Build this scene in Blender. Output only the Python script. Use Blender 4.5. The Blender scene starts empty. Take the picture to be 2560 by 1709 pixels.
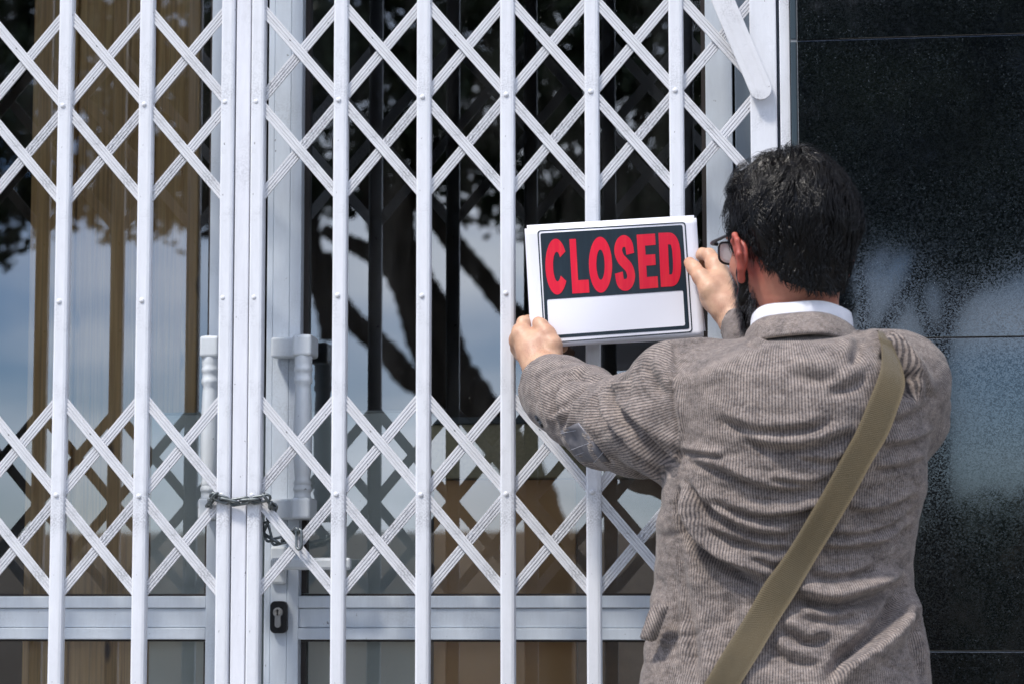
import bpy, bmesh, math, random
import numpy as np
from mathutils import Vector, Matrix
from mathutils.bvhtree import BVHTree
random.seed(7); rng = np.random.default_rng(7)
C = bpy.context.scene.collection
scene = bpy.context.scene
R_ = math.radians

# ------------------------------------------------------------------ camera
CAM_D, CAM_Z = 3.9, 1.07
PITCH, YAW, ROLL = R_(5.891), R_(7.225), R_(-0.065)
cam_d = bpy.data.cameras.new('camera'); cam = bpy.data.objects.new('camera', cam_d); C.objects.link(cam)
cam_d.lens = 85; cam_d.sensor_width = 36; cam_d.clip_end = 2000; cam_d.clip_start = 0.05
def _basis():
    F = Vector((0, math.cos(PITCH), math.sin(PITCH))); U = Vector((0, -math.sin(PITCH), math.cos(PITCH))); Rr = Vector((1, 0, 0))
    Mz = Matrix.Rotation(YAW, 3, 'Z'); F, U, Rr = Mz @ F, Mz @ U, Mz @ Rr
    R2 = Rr * math.cos(ROLL) + U * math.sin(ROLL); U2 = U * math.cos(ROLL) - Rr * math.sin(ROLL)
    return F, U2, R2
CF, CU, CR = _basis()
CO = Vector((0, -CAM_D, CAM_Z))
cam.matrix_world = Matrix(((CR.x, CU.x, -CF.x, CO.x), (CR.y, CU.y, -CF.y, CO.y), (CR.z, CU.z, -CF.z, CO.z), (0, 0, 0, 1)))
cam_d.dof.use_dof = True; cam_d.dof.focus_distance = 3.75; cam_d.dof.aperture_fstop = 5.6
scene.camera = cam
FPX, PX, PY = 6044.0, 1280.0, 854.5
def ray(px, py):
    return (CF * FPX + CR * (px - PX) - CU * (py - PY)).normalized()
def at(px, py, Y):                      # photo pixel -> point of the world on the plane y = Y
    d = ray(px, py); t = (Y + CAM_D) / d.y
    return CO + d * t
S = 2560 / 2349.0
def dd(x, y, Y): return at(x * S, y * S, Y)

# ------------------------------------------------------------------ world, sun, exposure
SUN_EL, SUN_AZ = R_(57), R_(221)        # azimuth measured from +Y towards +X
w = bpy.data.worlds.new('World'); scene.world = w; w.use_nodes = True
nt = w.node_tree; nt.nodes.clear()
wo = nt.nodes.new('ShaderNodeOutputWorld'); bg = nt.nodes.new('ShaderNodeBackground')
sky = nt.nodes.new('ShaderNodeTexSky'); sky.sky_type = 'NISHITA'; sky.sun_disc = False
sky.sun_elevation = SUN_EL; sky.sun_rotation = SUN_AZ
sky.air_density = 1.0; sky.dust_density = .3; sky.ozone_density = 4.0
tc = nt.nodes.new('ShaderNodeTexCoord'); mp = nt.nodes.new('ShaderNodeMapping'); mp.inputs['Scale'].default_value = (1.0, 1.0, 3.2)
mp.inputs['Location'].default_value = (0.3, 0.1, 0.35)
nz = nt.nodes.new('ShaderNodeTexNoise'); nz.inputs['Scale'].default_value = 3.4; nz.inputs['Detail'].default_value = 8; nz.inputs['Roughness'].default_value = 0.5
cr = nt.nodes.new('ShaderNodeValToRGB'); cr.color_ramp.elements[0].position = 0.40; cr.color_ramp.elements[1].position = 0.64
mx = nt.nodes.new('ShaderNodeMix'); mx.data_type = 'RGBA'
mx.inputs[7].default_value = (13.5, 14.2, 15.8, 1)
nt.links.new(tc.outputs['Generated'], mp.inputs['Vector']); nt.links.new(mp.outputs['Vector'], nz.inputs['Vector'])
nt.links.new(nz.outputs['Fac'], cr.inputs['Fac']); nt.links.new(cr.outputs['Color'], mx.inputs[0])
tint = nt.nodes.new('ShaderNodeMix'); tint.data_type = 'RGBA'; tint.blend_type = 'MULTIPLY'; tint.inputs[0].default_value = 1; tint.inputs[7].default_value = (.80, .92, 1.16, 1)
nt.links.new(sky.outputs['Color'], tint.inputs[6]); nt.links.new(tint.outputs[2], mx.inputs[6]); nt.links.new(mx.outputs[2], bg.inputs['Color'])
bg.inputs['Strength'].default_value = 0.14
nt.links.new(bg.outputs[0], wo.inputs[0])
sun_d = bpy.data.lights.new('sun', 'SUN'); sun_d.energy = 3.3; sun_d.angle = R_(8); sun_d.color = (1.0, 0.94, 0.86)
sun = bpy.data.objects.new('sun', sun_d); C.objects.link(sun)
sd = Vector((math.sin(SUN_AZ) * math.cos(SUN_EL), math.cos(SUN_AZ) * math.cos(SUN_EL), math.sin(SUN_EL)))
sun.rotation_euler = sd.to_track_quat('Z', 'Y').to_euler()
vs = scene.view_settings; vs.view_transform = 'Standard'; vs.look = 'None'; vs.gamma = 1; vs.exposure = 0.2
scene.cycles.use_denoising = True; scene.cycles.max_bounces = 8; scene.cycles.caustics_reflective = False

# ------------------------------------------------------------------ materials
class NT:
    def __init__(s, name, **kw):
        s.m = bpy.data.materials.new(name); s.m.use_nodes = True; s.t = s.m.node_tree
        s.b = s.t.nodes['Principled BSDF']; s.out = s.t.nodes['Material Output']
        for k, v in kw.items(): s.b.inputs[k.replace('_', ' ')].default_value = v
    def n(s, typ, **kw):
        nd = s.t.nodes.new(typ)
        for k, v in kw.items(): setattr(nd, k, v)
        return nd
    def l(s, a, b): s.t.links.new(a, b)
    def coord(s, scale=(1, 1, 1), kind='Object', rot=(0, 0, 0)):
        a = s.n('ShaderNodeTexCoord'); b = s.n('ShaderNodeMapping'); b.inputs['Scale'].default_value = scale; b.inputs['Rotation'].default_value = rot
        s.l(a.outputs[kind], b.inputs['Vector']); return b.outputs['Vector']
    def noise(s, vec, scale, detail=4, rough=.55, dist=0):
        a = s.n('ShaderNodeTexNoise'); a.inputs['Scale'].default_value = scale; a.inputs['Detail'].default_value = detail
        a.inputs['Roughness'].default_value = rough; a.inputs['Distortion'].default_value = dist
        s.l(vec, a.inputs['Vector']); return a.outputs['Fac']
    def ramp(s, fac, p0, p1, c0=(0, 0, 0, 1), c1=(1, 1, 1, 1)):
        a = s.n('ShaderNodeValToRGB'); e = a.color_ramp.elements
        e[0].position = p0; e[1].position = p1; e[0].color = c0; e[1].color = c1
        s.l(fac, a.inputs['Fac']); return a.outputs['Color']
    def mix(s, fac, a, b, blend='MIX'):
        m = s.n('ShaderNodeMix', data_type='RGBA', blend_type=blend)
        for sock, v in ((m.inputs[0], fac), (m.inputs[6], a), (m.inputs[7], b)):
            if hasattr(v, 'is_linked') or hasattr(v, 'links'): s.l(v, sock)
            else: sock.default_value = v
        return m.outputs[2]
    def math(s, op, a, b=0.0, c=None):
        m = s.n('ShaderNodeMath', operation=op)
        for i, v in enumerate((a, b, c)):
            if v is None: continue
            if hasattr(v, 'links'): s.l(v, m.inputs[i])
            else: m.inputs[i].default_value = v
        return m.outputs[0]
    def bump(s, h, strength, dist=0.001):
        b = s.n('ShaderNodeBump'); b.inputs['Strength'].default_value = strength; b.inputs['Distance'].default_value = dist
        s.l(h, b.inputs['Height']); s.l(b.outputs[0], s.b.inputs['Normal'])
    def col(s, v): s.l(v, s.b.inputs['Base Color'])

def m_paint(name, base, grime=.5, rough=.42, alongz=True):
    k = NT(name, Roughness=rough)
    v = k.coord((6, 6, 1.0)) if alongz else k.coord((2, 2, 2))
    streak = k.noise(v, 9, 6, .7)
    fine = k.noise(k.coord((1, 1, 1)), 330, 2, .5)
    big = k.noise(k.coord((1, 1, 1)), 7, 4, .6)
    c = k.mix(k.ramp(streak, .35, .75), base, tuple(x * .86 for x in base[:3]) + (1,))
    g = k.math('MULTIPLY', k.ramp(big, .52, .70), k.ramp(fine, .40, .62))
    g = k.math('MULTIPLY', g, grime)
    c = k.mix(g, c, (.23, .235, .25, 1))
    chips = k.ramp(k.noise(k.coord((1, 1, .6)), 120, 3, .6), .715, .735)
    c = k.mix(k.math('MULTIPLY', chips, .85), c, (.06, .055, .055, 1))
    k.col(c); k.bump(k.math('ADD', streak, k.math('MULTIPLY', fine, .35)), .35, .0012)
    return k.m
M_GATE = m_paint('gate_paint', (.77, .785, .825, 1), .75)
M_BACKGATE = m_paint('stile_paint', (.78, .79, .84, 1), .3)
M_STRIP = m_paint('lattice_paint', (.70, .705, .73, 1), 1.0, .5, False)
M_DOOR = m_paint('door_paint', (.62, .68, .75, 1), .25, .35)
M_HANDLE = m_paint('handle_paint', (.70, .74, .77, 1), .2, .35)
M_GREYFR = m_paint('grey_frame', (.28, .34, .40, 1), .2, .4)
M_DARKGAP = NT('dark_gap', Base_Color=(.012, .013, .016, 1), Roughness=.7).m
M_GASKET = NT('gasket', Base_Color=(.02, .014, .012, 1), Roughness=.5).m

def m_glass():
    k = NT('shop_glass'); k.t.nodes.remove(k.b)
    tr = k.n('ShaderNodeBsdfTransparent'); tr.inputs[0].default_value = (.97, .98, .97, 1)
    gl = k.n('ShaderNodeBsdfGlossy'); gl.inputs['Roughness'].default_value = .0; gl.inputs[0].default_value = (.93, .97, 1, 1)
    fr = k.n('ShaderNodeFresnel'); fr.inputs[0].default_value = 1.5
    f = k.math('ADD', k.math('MULTIPLY', fr.outputs[0], .8), .17)
    mx = k.n('ShaderNodeMixShader'); k.l(f, mx.inputs[0]); k.l(tr.outputs[0], mx.inputs[1]); k.l(gl.outputs[0], mx.inputs[2])
    # dust on the pane
    df = k.n('ShaderNodeBsdfDiffuse'); df.inputs[0].default_value = (.55, .55, .53, 1)
    sp = k.ramp(k.noise(k.coord((1, 1, 1)), 260, 1, .5), .74, .78)
    sm = k.math('MULTIPLY', k.ramp(k.noise(k.coord((3, 3, .6)), 5, 5, .6), .45, .85), .05)
    f2 = k.math('ADD', k.math('MULTIPLY', sp, .25), sm)
    m2 = k.n('ShaderNodeMixShader'); k.l(f2, m2.inputs[0]); k.l(mx.outputs[0], m2.inputs[1]); k.l(df.outputs[0], m2.inputs[2])
    k.l(m2.outputs[0], k.out.inputs[0]); return k.m
M_GLASS = m_glass()

def m_granite(name):
    k = NT(name, Roughness=.06); k.b.inputs['IOR'].default_value = 2.7
    v = k.coord((1, 1, 1))
    vo = k.n('ShaderNodeTexVoronoi'); vo.inputs['Scale'].default_value = 560; k.l(v, vo.inputs['Vector'])
    sepc = k.n('ShaderNodeSeparateColor'); k.l(vo.outputs['Color'], sepc.inputs[0]); cell = sepc.outputs[0]
    grain = k.noise(v, 230, 3, .7); cl = k.noise(v, 7, 5, .65)
    base = k.mix(k.ramp(grain, .45, .68), (.0015, .0022, .003, 1), (.005, .007, .009, 1))
    sp = k.math('MULTIPLY', k.ramp(cell, .72, .95), k.ramp(cl, .40, .66))
    base = k.mix(k.math('MULTIPLY', sp, .75), base, (.02, .027, .032, 1))
    wht = k.math('MULTIPLY', k.ramp(k.noise(v, 420, 1, .5), .70, .76), k.ramp(cl, .3, .6))
    base = k.mix(k.math('MULTIPLY', wht, .7), base, (.11, .13, .14, 1))
    k.col(base)
    k.l(k.math('ADD', k.math('MULTIPLY', k.ramp(cell, .2, .9), .07), .03), k.b.inputs['Roughness'])
    k.l(k.math('ADD', k.math('MULTIPLY', k.ramp(k.math('ADD', k.math('MULTIPLY', cell, .6), k.math('MULTIPLY', grain, .5)), .30, .75), .22), .20), k.b.inputs['Specular IOR Level'])
    return k.m
M_GRAN = m_granite('black_granite')
M_GRANEDGE = NT('granite_edge', Base_Color=(.035, .055, .07, 1), Roughness=.35).m
M_MORTAR = NT('joint_mortar', Base_Color=(.22, .24, .26, 1), Roughness=.8).m

def m_wood():
    k = NT('pine_board', Roughness=.55)
    v = k.coord((30, 30, 1.2)); a = k.noise(v, 3.0, 6, .6, 1.2); b = k.noise(k.coord((90, 90, 1)), 3, 3, .5)
    c = k.mix(k.ramp(a, .35, .68), (.80, .54, .24, 1), (.55, .32, .12, 1))
    c = k.mix(k.math('MULTIPLY', k.ramp(b, .5, .7), .5), c, (.14, .07, .03, 1))
    kn = k.n('ShaderNodeTexVoronoi'); kn.inputs['Scale'].default_value = 9; k.l(k.coord((1.8, 1, .55)), kn.inputs['Vector'])
    c = k.mix(k.ramp(kn.outputs['Distance'], .05, .13, (1, 1, 1, 1), (0, 0, 0, 1)), c, (.07, .03, .015, 1))
    k.col(c); k.bump(a, .2); return k.m
M_WOOD = m_wood()
def m_noisy(name, c0, c1, scale=30, rough=.7, bump=.3, detail=5, stretch=(1, 1, 1), dist=.001):
    k = NT(name, Roughness=rough); n = k.noise(k.coord(stretch), scale, detail, .6)
    k.col(k.mix(k.ramp(n, .35, .68), c0 + (1,), c1 + (1,))); k.bump(n, bump, dist); return k.m
M_BOARD = m_noisy('display_board_paint', (.66, .74, .70), (.72, .78, .74), 6, .5, .05)
M_CONC = m_noisy('counter_stone', (.50, .45, .27), (.66, .60, .38), 160, .7, .4)
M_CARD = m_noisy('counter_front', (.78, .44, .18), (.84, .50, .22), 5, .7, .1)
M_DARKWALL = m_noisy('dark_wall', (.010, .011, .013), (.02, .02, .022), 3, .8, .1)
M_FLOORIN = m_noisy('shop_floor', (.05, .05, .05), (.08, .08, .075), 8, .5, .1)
M_PAVE = m_noisy('pavement_concrete', (.20, .19, .17), (.30, .285, .255), 40, .85, .3)
M_ROAD = m_noisy('asphalt', (.04, .04, .042), (.06, .06, .06), 90, .9, .3)
M_KERB = m_noisy('kerb_stone', (.3, .29, .27), (.38, .37, .34), 60, .8, .3)
M_BEIGE = m_noisy('beige_render', (.42, .33, .24), (.5, .40, .30), 3, .85, .2)
M_BARK = m_noisy('bark', (.035, .028, .022), (.075, .062, .05), 14, .9, 1.0, 8, (1, 1, .35), .03)
M_LEAF = m_noisy('leaf_green', (.014, .028, .010), (.035, .06, .02), 2.5, .55, .0)
M_HEDGE = m_noisy('hedge_leaf', (.018, .035, .014), (.04, .065, .025), 4, .6, .0)
M_STEEL = m_noisy('galvanised_steel', (.085, .10, .105), (.20, .22, .225), 120, .42, .5)
M_STEEL.node_tree.nodes['Principled BSDF'].inputs['Metallic'].default_value = .75
M_BLACK = NT('black_plastic', Base_Color=(.008, .008, .009, 1), Roughness=.35).m
M_NICKEL = NT('nickel', Base_Color=(.55, .54, .52, 1), Roughness=.35, Metallic=.9).m
M_RIVET = m_paint('rivet_paint', (.76, .77, .80, 1), .2)

# ------------------------------------------------------------------ helpers
def link(name, me, mat=None, parent=None, smooth=False):
    o = bpy.data.objects.new(name, me); C.objects.link(o)
    if mat: me.materials.append(mat)
    if smooth: me.polygons.foreach_set('use_smooth', [True] * len(me.polygons))
    if parent: o.parent = parent
    return o
def from_bm(name, bm, mat, parent=None, smooth=False):
    bmesh.ops.recalc_face_normals(bm, faces=bm.faces)
    me = bpy.data.meshes.new(name); bm.to_mesh(me); bm.free()
    return link(name, me, mat, parent, smooth)
def from_np(name, V, Fc, mat, parent=None, smooth=True):
    me = bpy.data.meshes.new(name); me.from_pydata([tuple(map(float, v)) for v in V], [], [tuple(map(int, f)) for f in Fc]); me.update()
    return link(name, me, mat, parent, smooth)
def tag(o, label=None, cat=None, group=None, kind=None):
    for k, v in (('label', label), ('category', cat), ('group', group), ('kind', kind)):
        if v: o[k] = v
    return o
def empty(name, loc=(0, 0, 0)):
    o = bpy.data.objects.new(name, None); o.empty_display_size = .1; C.objects.link(o); o.location = loc; return o
def box(bm, x0, x1, y0, y1, z0, z1, bev=0.0, seg=2):
    r = bmesh.ops.create_cube(bm, size=1.0); vs_ = r['verts']
    for v in vs_:
        v.co = Vector((x0 + (v.co.x + .5) * (x1 - x0), y0 + (v.co.y + .5) * (y1 - y0), z0 + (v.co.z + .5) * (z1 - z0)))
    if bev > 0:
        es = list({e for v in vs_ for e in v.link_edges})
        bmesh.ops.bevel(bm, geom=es, offset=bev, segments=seg, affect='EDGES', profile=.5)
def boxobj(name, x0, x1, y0, y1, z0, z1, mat, parent=None, bev=0.0015):
    bm = bmesh.new(); box(bm, x0, x1, y0, y1, z0, z1, bev); return from_bm(name, bm, mat, parent)
def prism(bm, prof, z0, z1):                 # extrude an (x, y) outline along z
    a = [bm.verts.new((x, y, z0)) for x, y in prof]; b = [bm.verts.new((x, y, z1)) for x, y in prof]
    n = len(prof)
    for i in range(n): bm.faces.new((a[i], a[(i + 1) % n], b[(i + 1) % n], b[i]))
    bm.faces.new(a[::-1]); bm.faces.new(b)
def sweep(pts, rads, n=14, cap=True, squash=None):
    pts = [Vector(p) for p in pts]; V, F = [], []
    up = Vector((.13, .21, .97)); prevx = None
    for i, p in enumerate(pts):
        t = (pts[min(i + 1, len(pts) - 1)] - pts[max(i - 1, 0)]).normalized()
        xx = (up - t * up.dot(t)) if prevx is None else (prevx - t * prevx.dot(t)); xx.normalize(); prevx = xx
        yy = t.cross(xx)
        for k in range(n):
            a = 2 * math.pi * k / n
            V.append(p + (xx * math.cos(a) + yy * math.sin(a)) * rads[i])
    for i in range(len(pts) - 1):
        for k in range(n):
            F.append((i * n + k, i * n + (k + 1) % n, (i + 1) * n + (k + 1) % n, (i + 1) * n + k))
    if cap:
        F.append(tuple(range(n))[::-1]); F.append(tuple((len(pts) - 1) * n + k for k in range(n)))
    return V, F
def catmull(pts, per=8):
    P = [np.array(p, float) for p in pts]; P = [2 * P[0] - P[1]] + P + [2 * P[-1] - P[-2]]; out = []
    for i in range(1, len(P) - 2):
        for j in range(per):
            t = j / per
            out.append(.5 * ((2 * P[i]) + (-P[i - 1] + P[i + 1]) * t + (2 * P[i - 1] - 5 * P[i] + 4 * P[i + 1] - P[i + 2]) * t * t + (-P[i - 1] + 3 * P[i] - 3 * P[i + 1] + P[i + 2]) * t ** 3))
    out.append(P[-2]); return out
def lathe(bm, prof, cx, cy, n=28):           # prof: (radius, z)
    rings = [[bm.verts.new((cx + r * math.cos(2 * math.pi * k / n), cy + r * math.sin(2 * math.pi * k / n), z)) for k in range(n)] for r, z in prof]
    for a, b in zip(rings, rings[1:]):
        for k in range(n): bm.faces.new((a[k], a[(k + 1) % n], b[(k + 1) % n], b[k]))
    bm.faces.new(rings[0][::-1]); bm.faces.new(rings[-1])

# ------------------------------------------------------------------ ground, road, sky-side setting
def sheet(name, x0, x1, y0, y1, z, mat):
    bm = bmesh.new(); vs_ = [bm.verts.new(p) for p in ((x0, y0, z), (x1, y0, z), (x1, y1, z), (x0, y1, z))]; bm.faces.new(vs_)
    return tag(from_bm(name, bm, mat), kind='structure')
sheet('ground', -400, 400, -600, 40, -.16, M_ROAD)
bm = bmesh.new(); box(bm, -30, 30, -5.6, .30, -.15, 0); tag(from_bm('pavement', bm, M_PAVE), kind='structure')
bm = bmesh.new(); box(bm, -30, 30, -5.75, -5.603, -.15, .004, .01); tag(from_bm('kerb', bm, M_KERB), kind='structure')
bm = bmesh.new(); box(bm, -30, 30, -14.5, -7.4, -.15, -.02, .01); tag(from_bm('verge', bm, m_noisy('verge_soil', (.10, .085, .06), (.16, .14, .10), 12, .95, .5)), kind='structure')
sheet('road_line', -40, 40, -6.45, -6.33, -.154, m_noisy('road_paint', (.6, .6, .58), (.7, .7, .68), 30, .8, .1))

# ------------------------------------------------------------------ scissor gate
BX = [-1.5384, -1.3984, -1.2575, -1.1165, None, None, -.7825, -.6420, -.5022, -.3620, -.2230]
S1X, S2X = -.9751, -.9234
ZU, ZM, ZL = CAM_Z + .8163, CAM_Z + .4853, CAM_Z + .1589
DZ = .1645; BW = .0238
GZ0, GZ1 = .04, 2.42
def upright_mesh(wd, dp, y0, bev):
    h = wd / 2; b = bev
    prof = [(-h, y0 + dp), (-h, y0 + b * .9), (-h + b * .35, y0 + b * .25), (-h + b, y0), (h - b * 1.7, y0), (h - b * .5, y0 + b * .45), (h, y0 + b * 1.5), (h, y0 + dp),
            (h - .002, y0 + dp), (h - .002, y0 + .0035), (-h + .002, y0 + .0035), (-h + .002, y0 + dp)]
    bm = bmesh.new(); prism(bm, prof, GZ0, GZ1)
    bmesh.ops.triangulate(bm, faces=[f for f in bm.faces if len(f.verts) > 4])
    bmesh.ops.recalc_face_normals(bm, faces=bm.faces)
    me = bpy.data.meshes.new('upright'); bm.to_mesh(me); bm.free(); me.materials.append(M_GATE); return me
ME_UP = upright_mesh(BW, .017, 0, .0034)
bm = bmesh.new(); bmesh.ops.create_uvsphere(bm, u_segments=14, v_segments=8, radius=.0043)
for v in bm.verts: v.co.y *= .55
ME_RIV = bpy.data.meshes.new('rivet'); bm.to_mesh(ME_RIV); bm.free(); ME_RIV.materials.append(M_RIVET)
ME_RIV.polygons.foreach_set('use_smooth', [True] * len(ME_RIV.polygons))
def strip_mesh(sign):                         # ribbed flat bar through its centre rivet, ends pinned at the neighbouring bars
    L = math.hypot(.14, DZ) * 2 + .012; hw = .0086; t = .0026
    pr = [(-hw, 0), (-hw, -t * .5), (-hw + .0007, -t), (-.0052, -t), (-.0046, -t * .65), (-.0034, -t * .65), (-.0028, -t * 1.1), (-.0008, -t * 1.1), (-.0002, -t * .45), (.0008, -t * .45), (.0014, -t * 1.1), (.0040, -t * 1.1), (.0046, -t * .55), (.0054, -t * .55), (.006, -t), (hw - .0006, -t), (hw, -t * .5), (hw, 0)]
    bm = bmesh.new(); nseg = 1
    a = [bm.verts.new((x, y, -L / 2)) for x, y in pr]; b = [bm.verts.new((x, y, L / 2)) for x, y in pr]
    for i in range(len(pr)): j = (i + 1) % len(pr); bm.faces.new((a[i], a[j], b[j], b[i]))
    bm.faces.new(a[::-1]); bm.faces.new(b)
    ang = math.atan2(.14, DZ) * sign
    bmesh.ops.rotate(bm, cent=(0, 0, 0), matrix=Matrix.Rotation(ang, 3, 'Y'), verts=bm.verts)
    bmesh.ops.recalc_face_normals(bm, faces=bm.faces)
    me = bpy.data.meshes.new('lattice_bar'); bm.to_mesh(me); bm.free(); me.materials.append(M_STRIP); return me
ME_SF, ME_SB = strip_mesh(-1), strip_mesh(1)
gl = tag(empty('scissor_gate', (-1.1, 0, 0)), 'left leaf of the white folding lattice security gate, in front of the pine boards', 'security gate', 'two leaves of the lattice gate')
gr = tag(empty('scissor_gate', (-.5, 0, 0)), 'right leaf of the white folding lattice security gate, behind the closed sign and the man', 'security gate', 'two leaves of the lattice gate')
def child(name, me, parent, loc):
    o = bpy.data.objects.new(name, me); C.objects.link(o); o.parent = parent; o.location = Vector(loc) - (parent.location if parent.parent is None else Vector((0, 0, 0))); return o
def put_bar(root, x, me=ME_UP, mid=True, real=True):
    u = child('upright', me, root, (x, 0, 0)) if real else None
    holder = u if u else root
    for z in ((ZU, ZM, ZL) if mid else (ZU, ZL)):
        dx = 0.0 if me is ME_UP else -.001
        rv = bpy.data.objects.new('rivet', ME_RIV); C.objects.link(rv); rv.parent = holder
        rv.location = (dx + random.uniform(-.001, .001) - .002, -.0004, z + random.uniform(-.002, .002))
    return u
def put_strips(root, x, lo=True, x_min=-9, x_max=9):
    for z in (ZU, ZL, ZL - .657, ZU + .55):
        if z > 2.4: continue
        child('lattice_bar', ME_SF, root, (x, .0078, z)); child('lattice_bar', ME_SB, root, (x, .0118, z))
for x in BX[:4]: put_bar(gl, x); put_strips(gl, x)
for x in BX[6:]:
    put_bar(gr, x); put_strips(gr, x)
# half-length strips that end at the meeting stiles and at the fixed post
def half_strip(root, x0, z0, x1, z1, y):
    me = ME_SF if (x1 - x0) * (z1 - z0) < 0 else ME_SB
    hm = me.copy(); L = 0
    dx, dz = x1 - x0, z1 - z0; ln = math.hypot(dx, dz)
    dirv = Vector((dx / ln, 0, dz / ln)); full = math.hypot(.14, DZ) * 2 + .012
    base = Vector((dirv.x, 0, dirv.z)); k = (ln + .008) / full
    for v in hm.vertices:
        t = v.co.dot(base); v.co = v.co + base * (t * k - t)
    child('lattice_bar', hm, root, ((x0 + x1) / 2, y, (z0 + z1) / 2))
for z in (ZU, ZL, ZL - .657):
    for s_, yy in ((1, .0078), (-1, .0118)):
        half_strip(gl, S1X, z, S1X - .14, z + s_ * DZ, yy)          # left of the left stile
        half_strip(gr, S2X, z, S2X + .14, z - s_ * DZ, yy)
        half_strip(gr, BX[10] + .14, z, BX[10], z + s_ * DZ, yy)
ME_ST = upright_mesh(.0225, .020, -.001, .003)
put_bar(gl, S1X, ME_ST)
put_bar(gr, S2X, ME_ST)
boxobj('meeting_plate', -.9615 + 1.1, -.9370 + 1.1, .004, .020, GZ0, GZ1, M_BACKGATE, gl, .002)
bm = bmesh.new(); box(bm, -.9365 + 1.1, -.9350 + 1.1, .008, .03, GZ0, GZ1); from_bm('dark_gap_strip', bm, M_DARKGAP, gl)  # near-black strip, paints in the shade of the gap between the leaves
# fixed post at the right with its trim, and the swing arm
xp0, xp1 = at(1877, 400, 0).x, at(1944, 400, 0).x
boxobj('end_post', xp0 + .5, xp1 + .5, .004, .055, GZ0, GZ1, M_GATE, gr, .002)
a0 = at(1902, 224, -.012); a1 = at(1795, -28, -.012)
dv = (a1 - a0); ln = math.hypot(dv.x, dv.z) + .10; ang = math.atan2(dv.x, dv.z)
bm = bmesh.new(); pr = []
hw = .0180
for i in range(13): a = math.pi + math.pi * i / 12; pr.append((hw * math.cos(a), hw * math.sin(a)))
pr += [(hw, ln), (-hw, ln)]
fa = [bm.verts.new((x, 0, z)) for x, z in pr]; f = bm.faces.new(fa)
r = bmesh.ops.extrude_face_region(bm, geom=[f]); 
for g in r['geom']:
    if isinstance(g, bmesh.types.BMVert): g.co.y += .005
bmesh.ops.recalc_face_normals(bm, faces=bm.faces)
bmesh.ops.bevel(bm, geom=[e for e in bm.edges], offset=.0010, segments=2, affect='EDGES')
for xx in (-.0065, .0105):
    box(bm, xx - .0006, xx + .0006, -.0006, .001, 0, ln)
bmesh.ops.rotate(bm, cent=(0, 0, 0), matrix=Matrix.Rotation(ang, 3, 'Y'), verts=bm.verts)
o = from_bm('swing_arm', bm, M_STRIP, gr); o.location = (a0.x + .5, -.014, a0.z); tag(o, 'wide flat arm with a rounded end, leaning across the top right corner')

# ------------------------------------------------------------------ surround frame and granite wall
su = tag(empty('door_surround', (-.2, 0, 0)), 'fixed white and grey metal frame between the lattice gate and the granite wall', 'door frame')
def px_box(name, px0, px1, ypx, y0, y1, z0, z1, mat, parent, bev=.0015):
    xa, xb = at(px0, ypx, y0).x, at(px1, ypx, y0).x; ox = parent.location.x if parent else 0
    return boxobj(name, xa - ox, xb - ox, y0, y1, z0, z1, mat, parent, bev)
px_box('trim', 1951, 1977, 300, .000, .055, 0, 2.45, M_GATE, su)
px_box('channel', 1944, 1951, 300, .030, .06, 0, 2.45, M_GREYFR, su)
px_box('jamb_panel', 1838, 1900, 300, .125, .18, 0, 2.45, M_GREYFR, su)
px_box('head_rail', -300, 1977, 300, .03, .20, 2.43, 2.50, M_DOOR, su)
Z1 = at(2250, 95, -.02).z; Z2 = at(2300, 845, -.02).z; Z3 = at(2450, 1627, -.02).z
gw = tag(empty('granite_wall', (.5, 0, 0)), 'polished black granite slab wall to the right of the gate and the man', 'wall')
xg0 = at(1996.5, 400, -.02).x
zs = [0, Z3 - .5, Z3, Z2, Z1, Z1 + (Z1 - Z2), 3.2]
for z0, z1 in zip(zs, zs[1:]):
    boxobj('granite_slab', xg0 - .5, 2.2 - .5, -.02, .02, z0 + .0009, z1 - .0009, M_GRAN, gw, .0008)
    boxobj('edge_strip', at(1980, 400, -.016).x - .5, xg0 - .0012 - .5, -.016, .02, z0 + .004, z1 - .0006, M_GRANEDGE, gw, .0008)
for z0, z1 in zip(zs, zs[1:]):
    boxobj('granite_slab', 2.202 - .5, 6 - .5, -.02, .02, z0 + .0009, z1 - .0009, M_GRAN, gw, .0008)
boxobj('joint_backing', at(1977, 400, -.014).x - .5 + .002, 6 - .5, -.0145, .03, 0, 3.19, M_MORTAR, gw, 0)
boxobj('granite_slab', -3.2 - .5, xg0 - .003 - .5, -.02, .02, 2.50, 3.2, M_GRAN, gw, .001)
boxobj('granite_slab', -6 - .5, -2.3 - .5, -.02, .02, 0, 2.497, M_GRAN, gw, .001)
bld = boxobj('building_wall', -6, 6, .035, .06, 3.205, 6.5, M_BEIGE); tag(bld, 'plain rendered upper wall above the granite cladding', 'wall')

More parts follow.
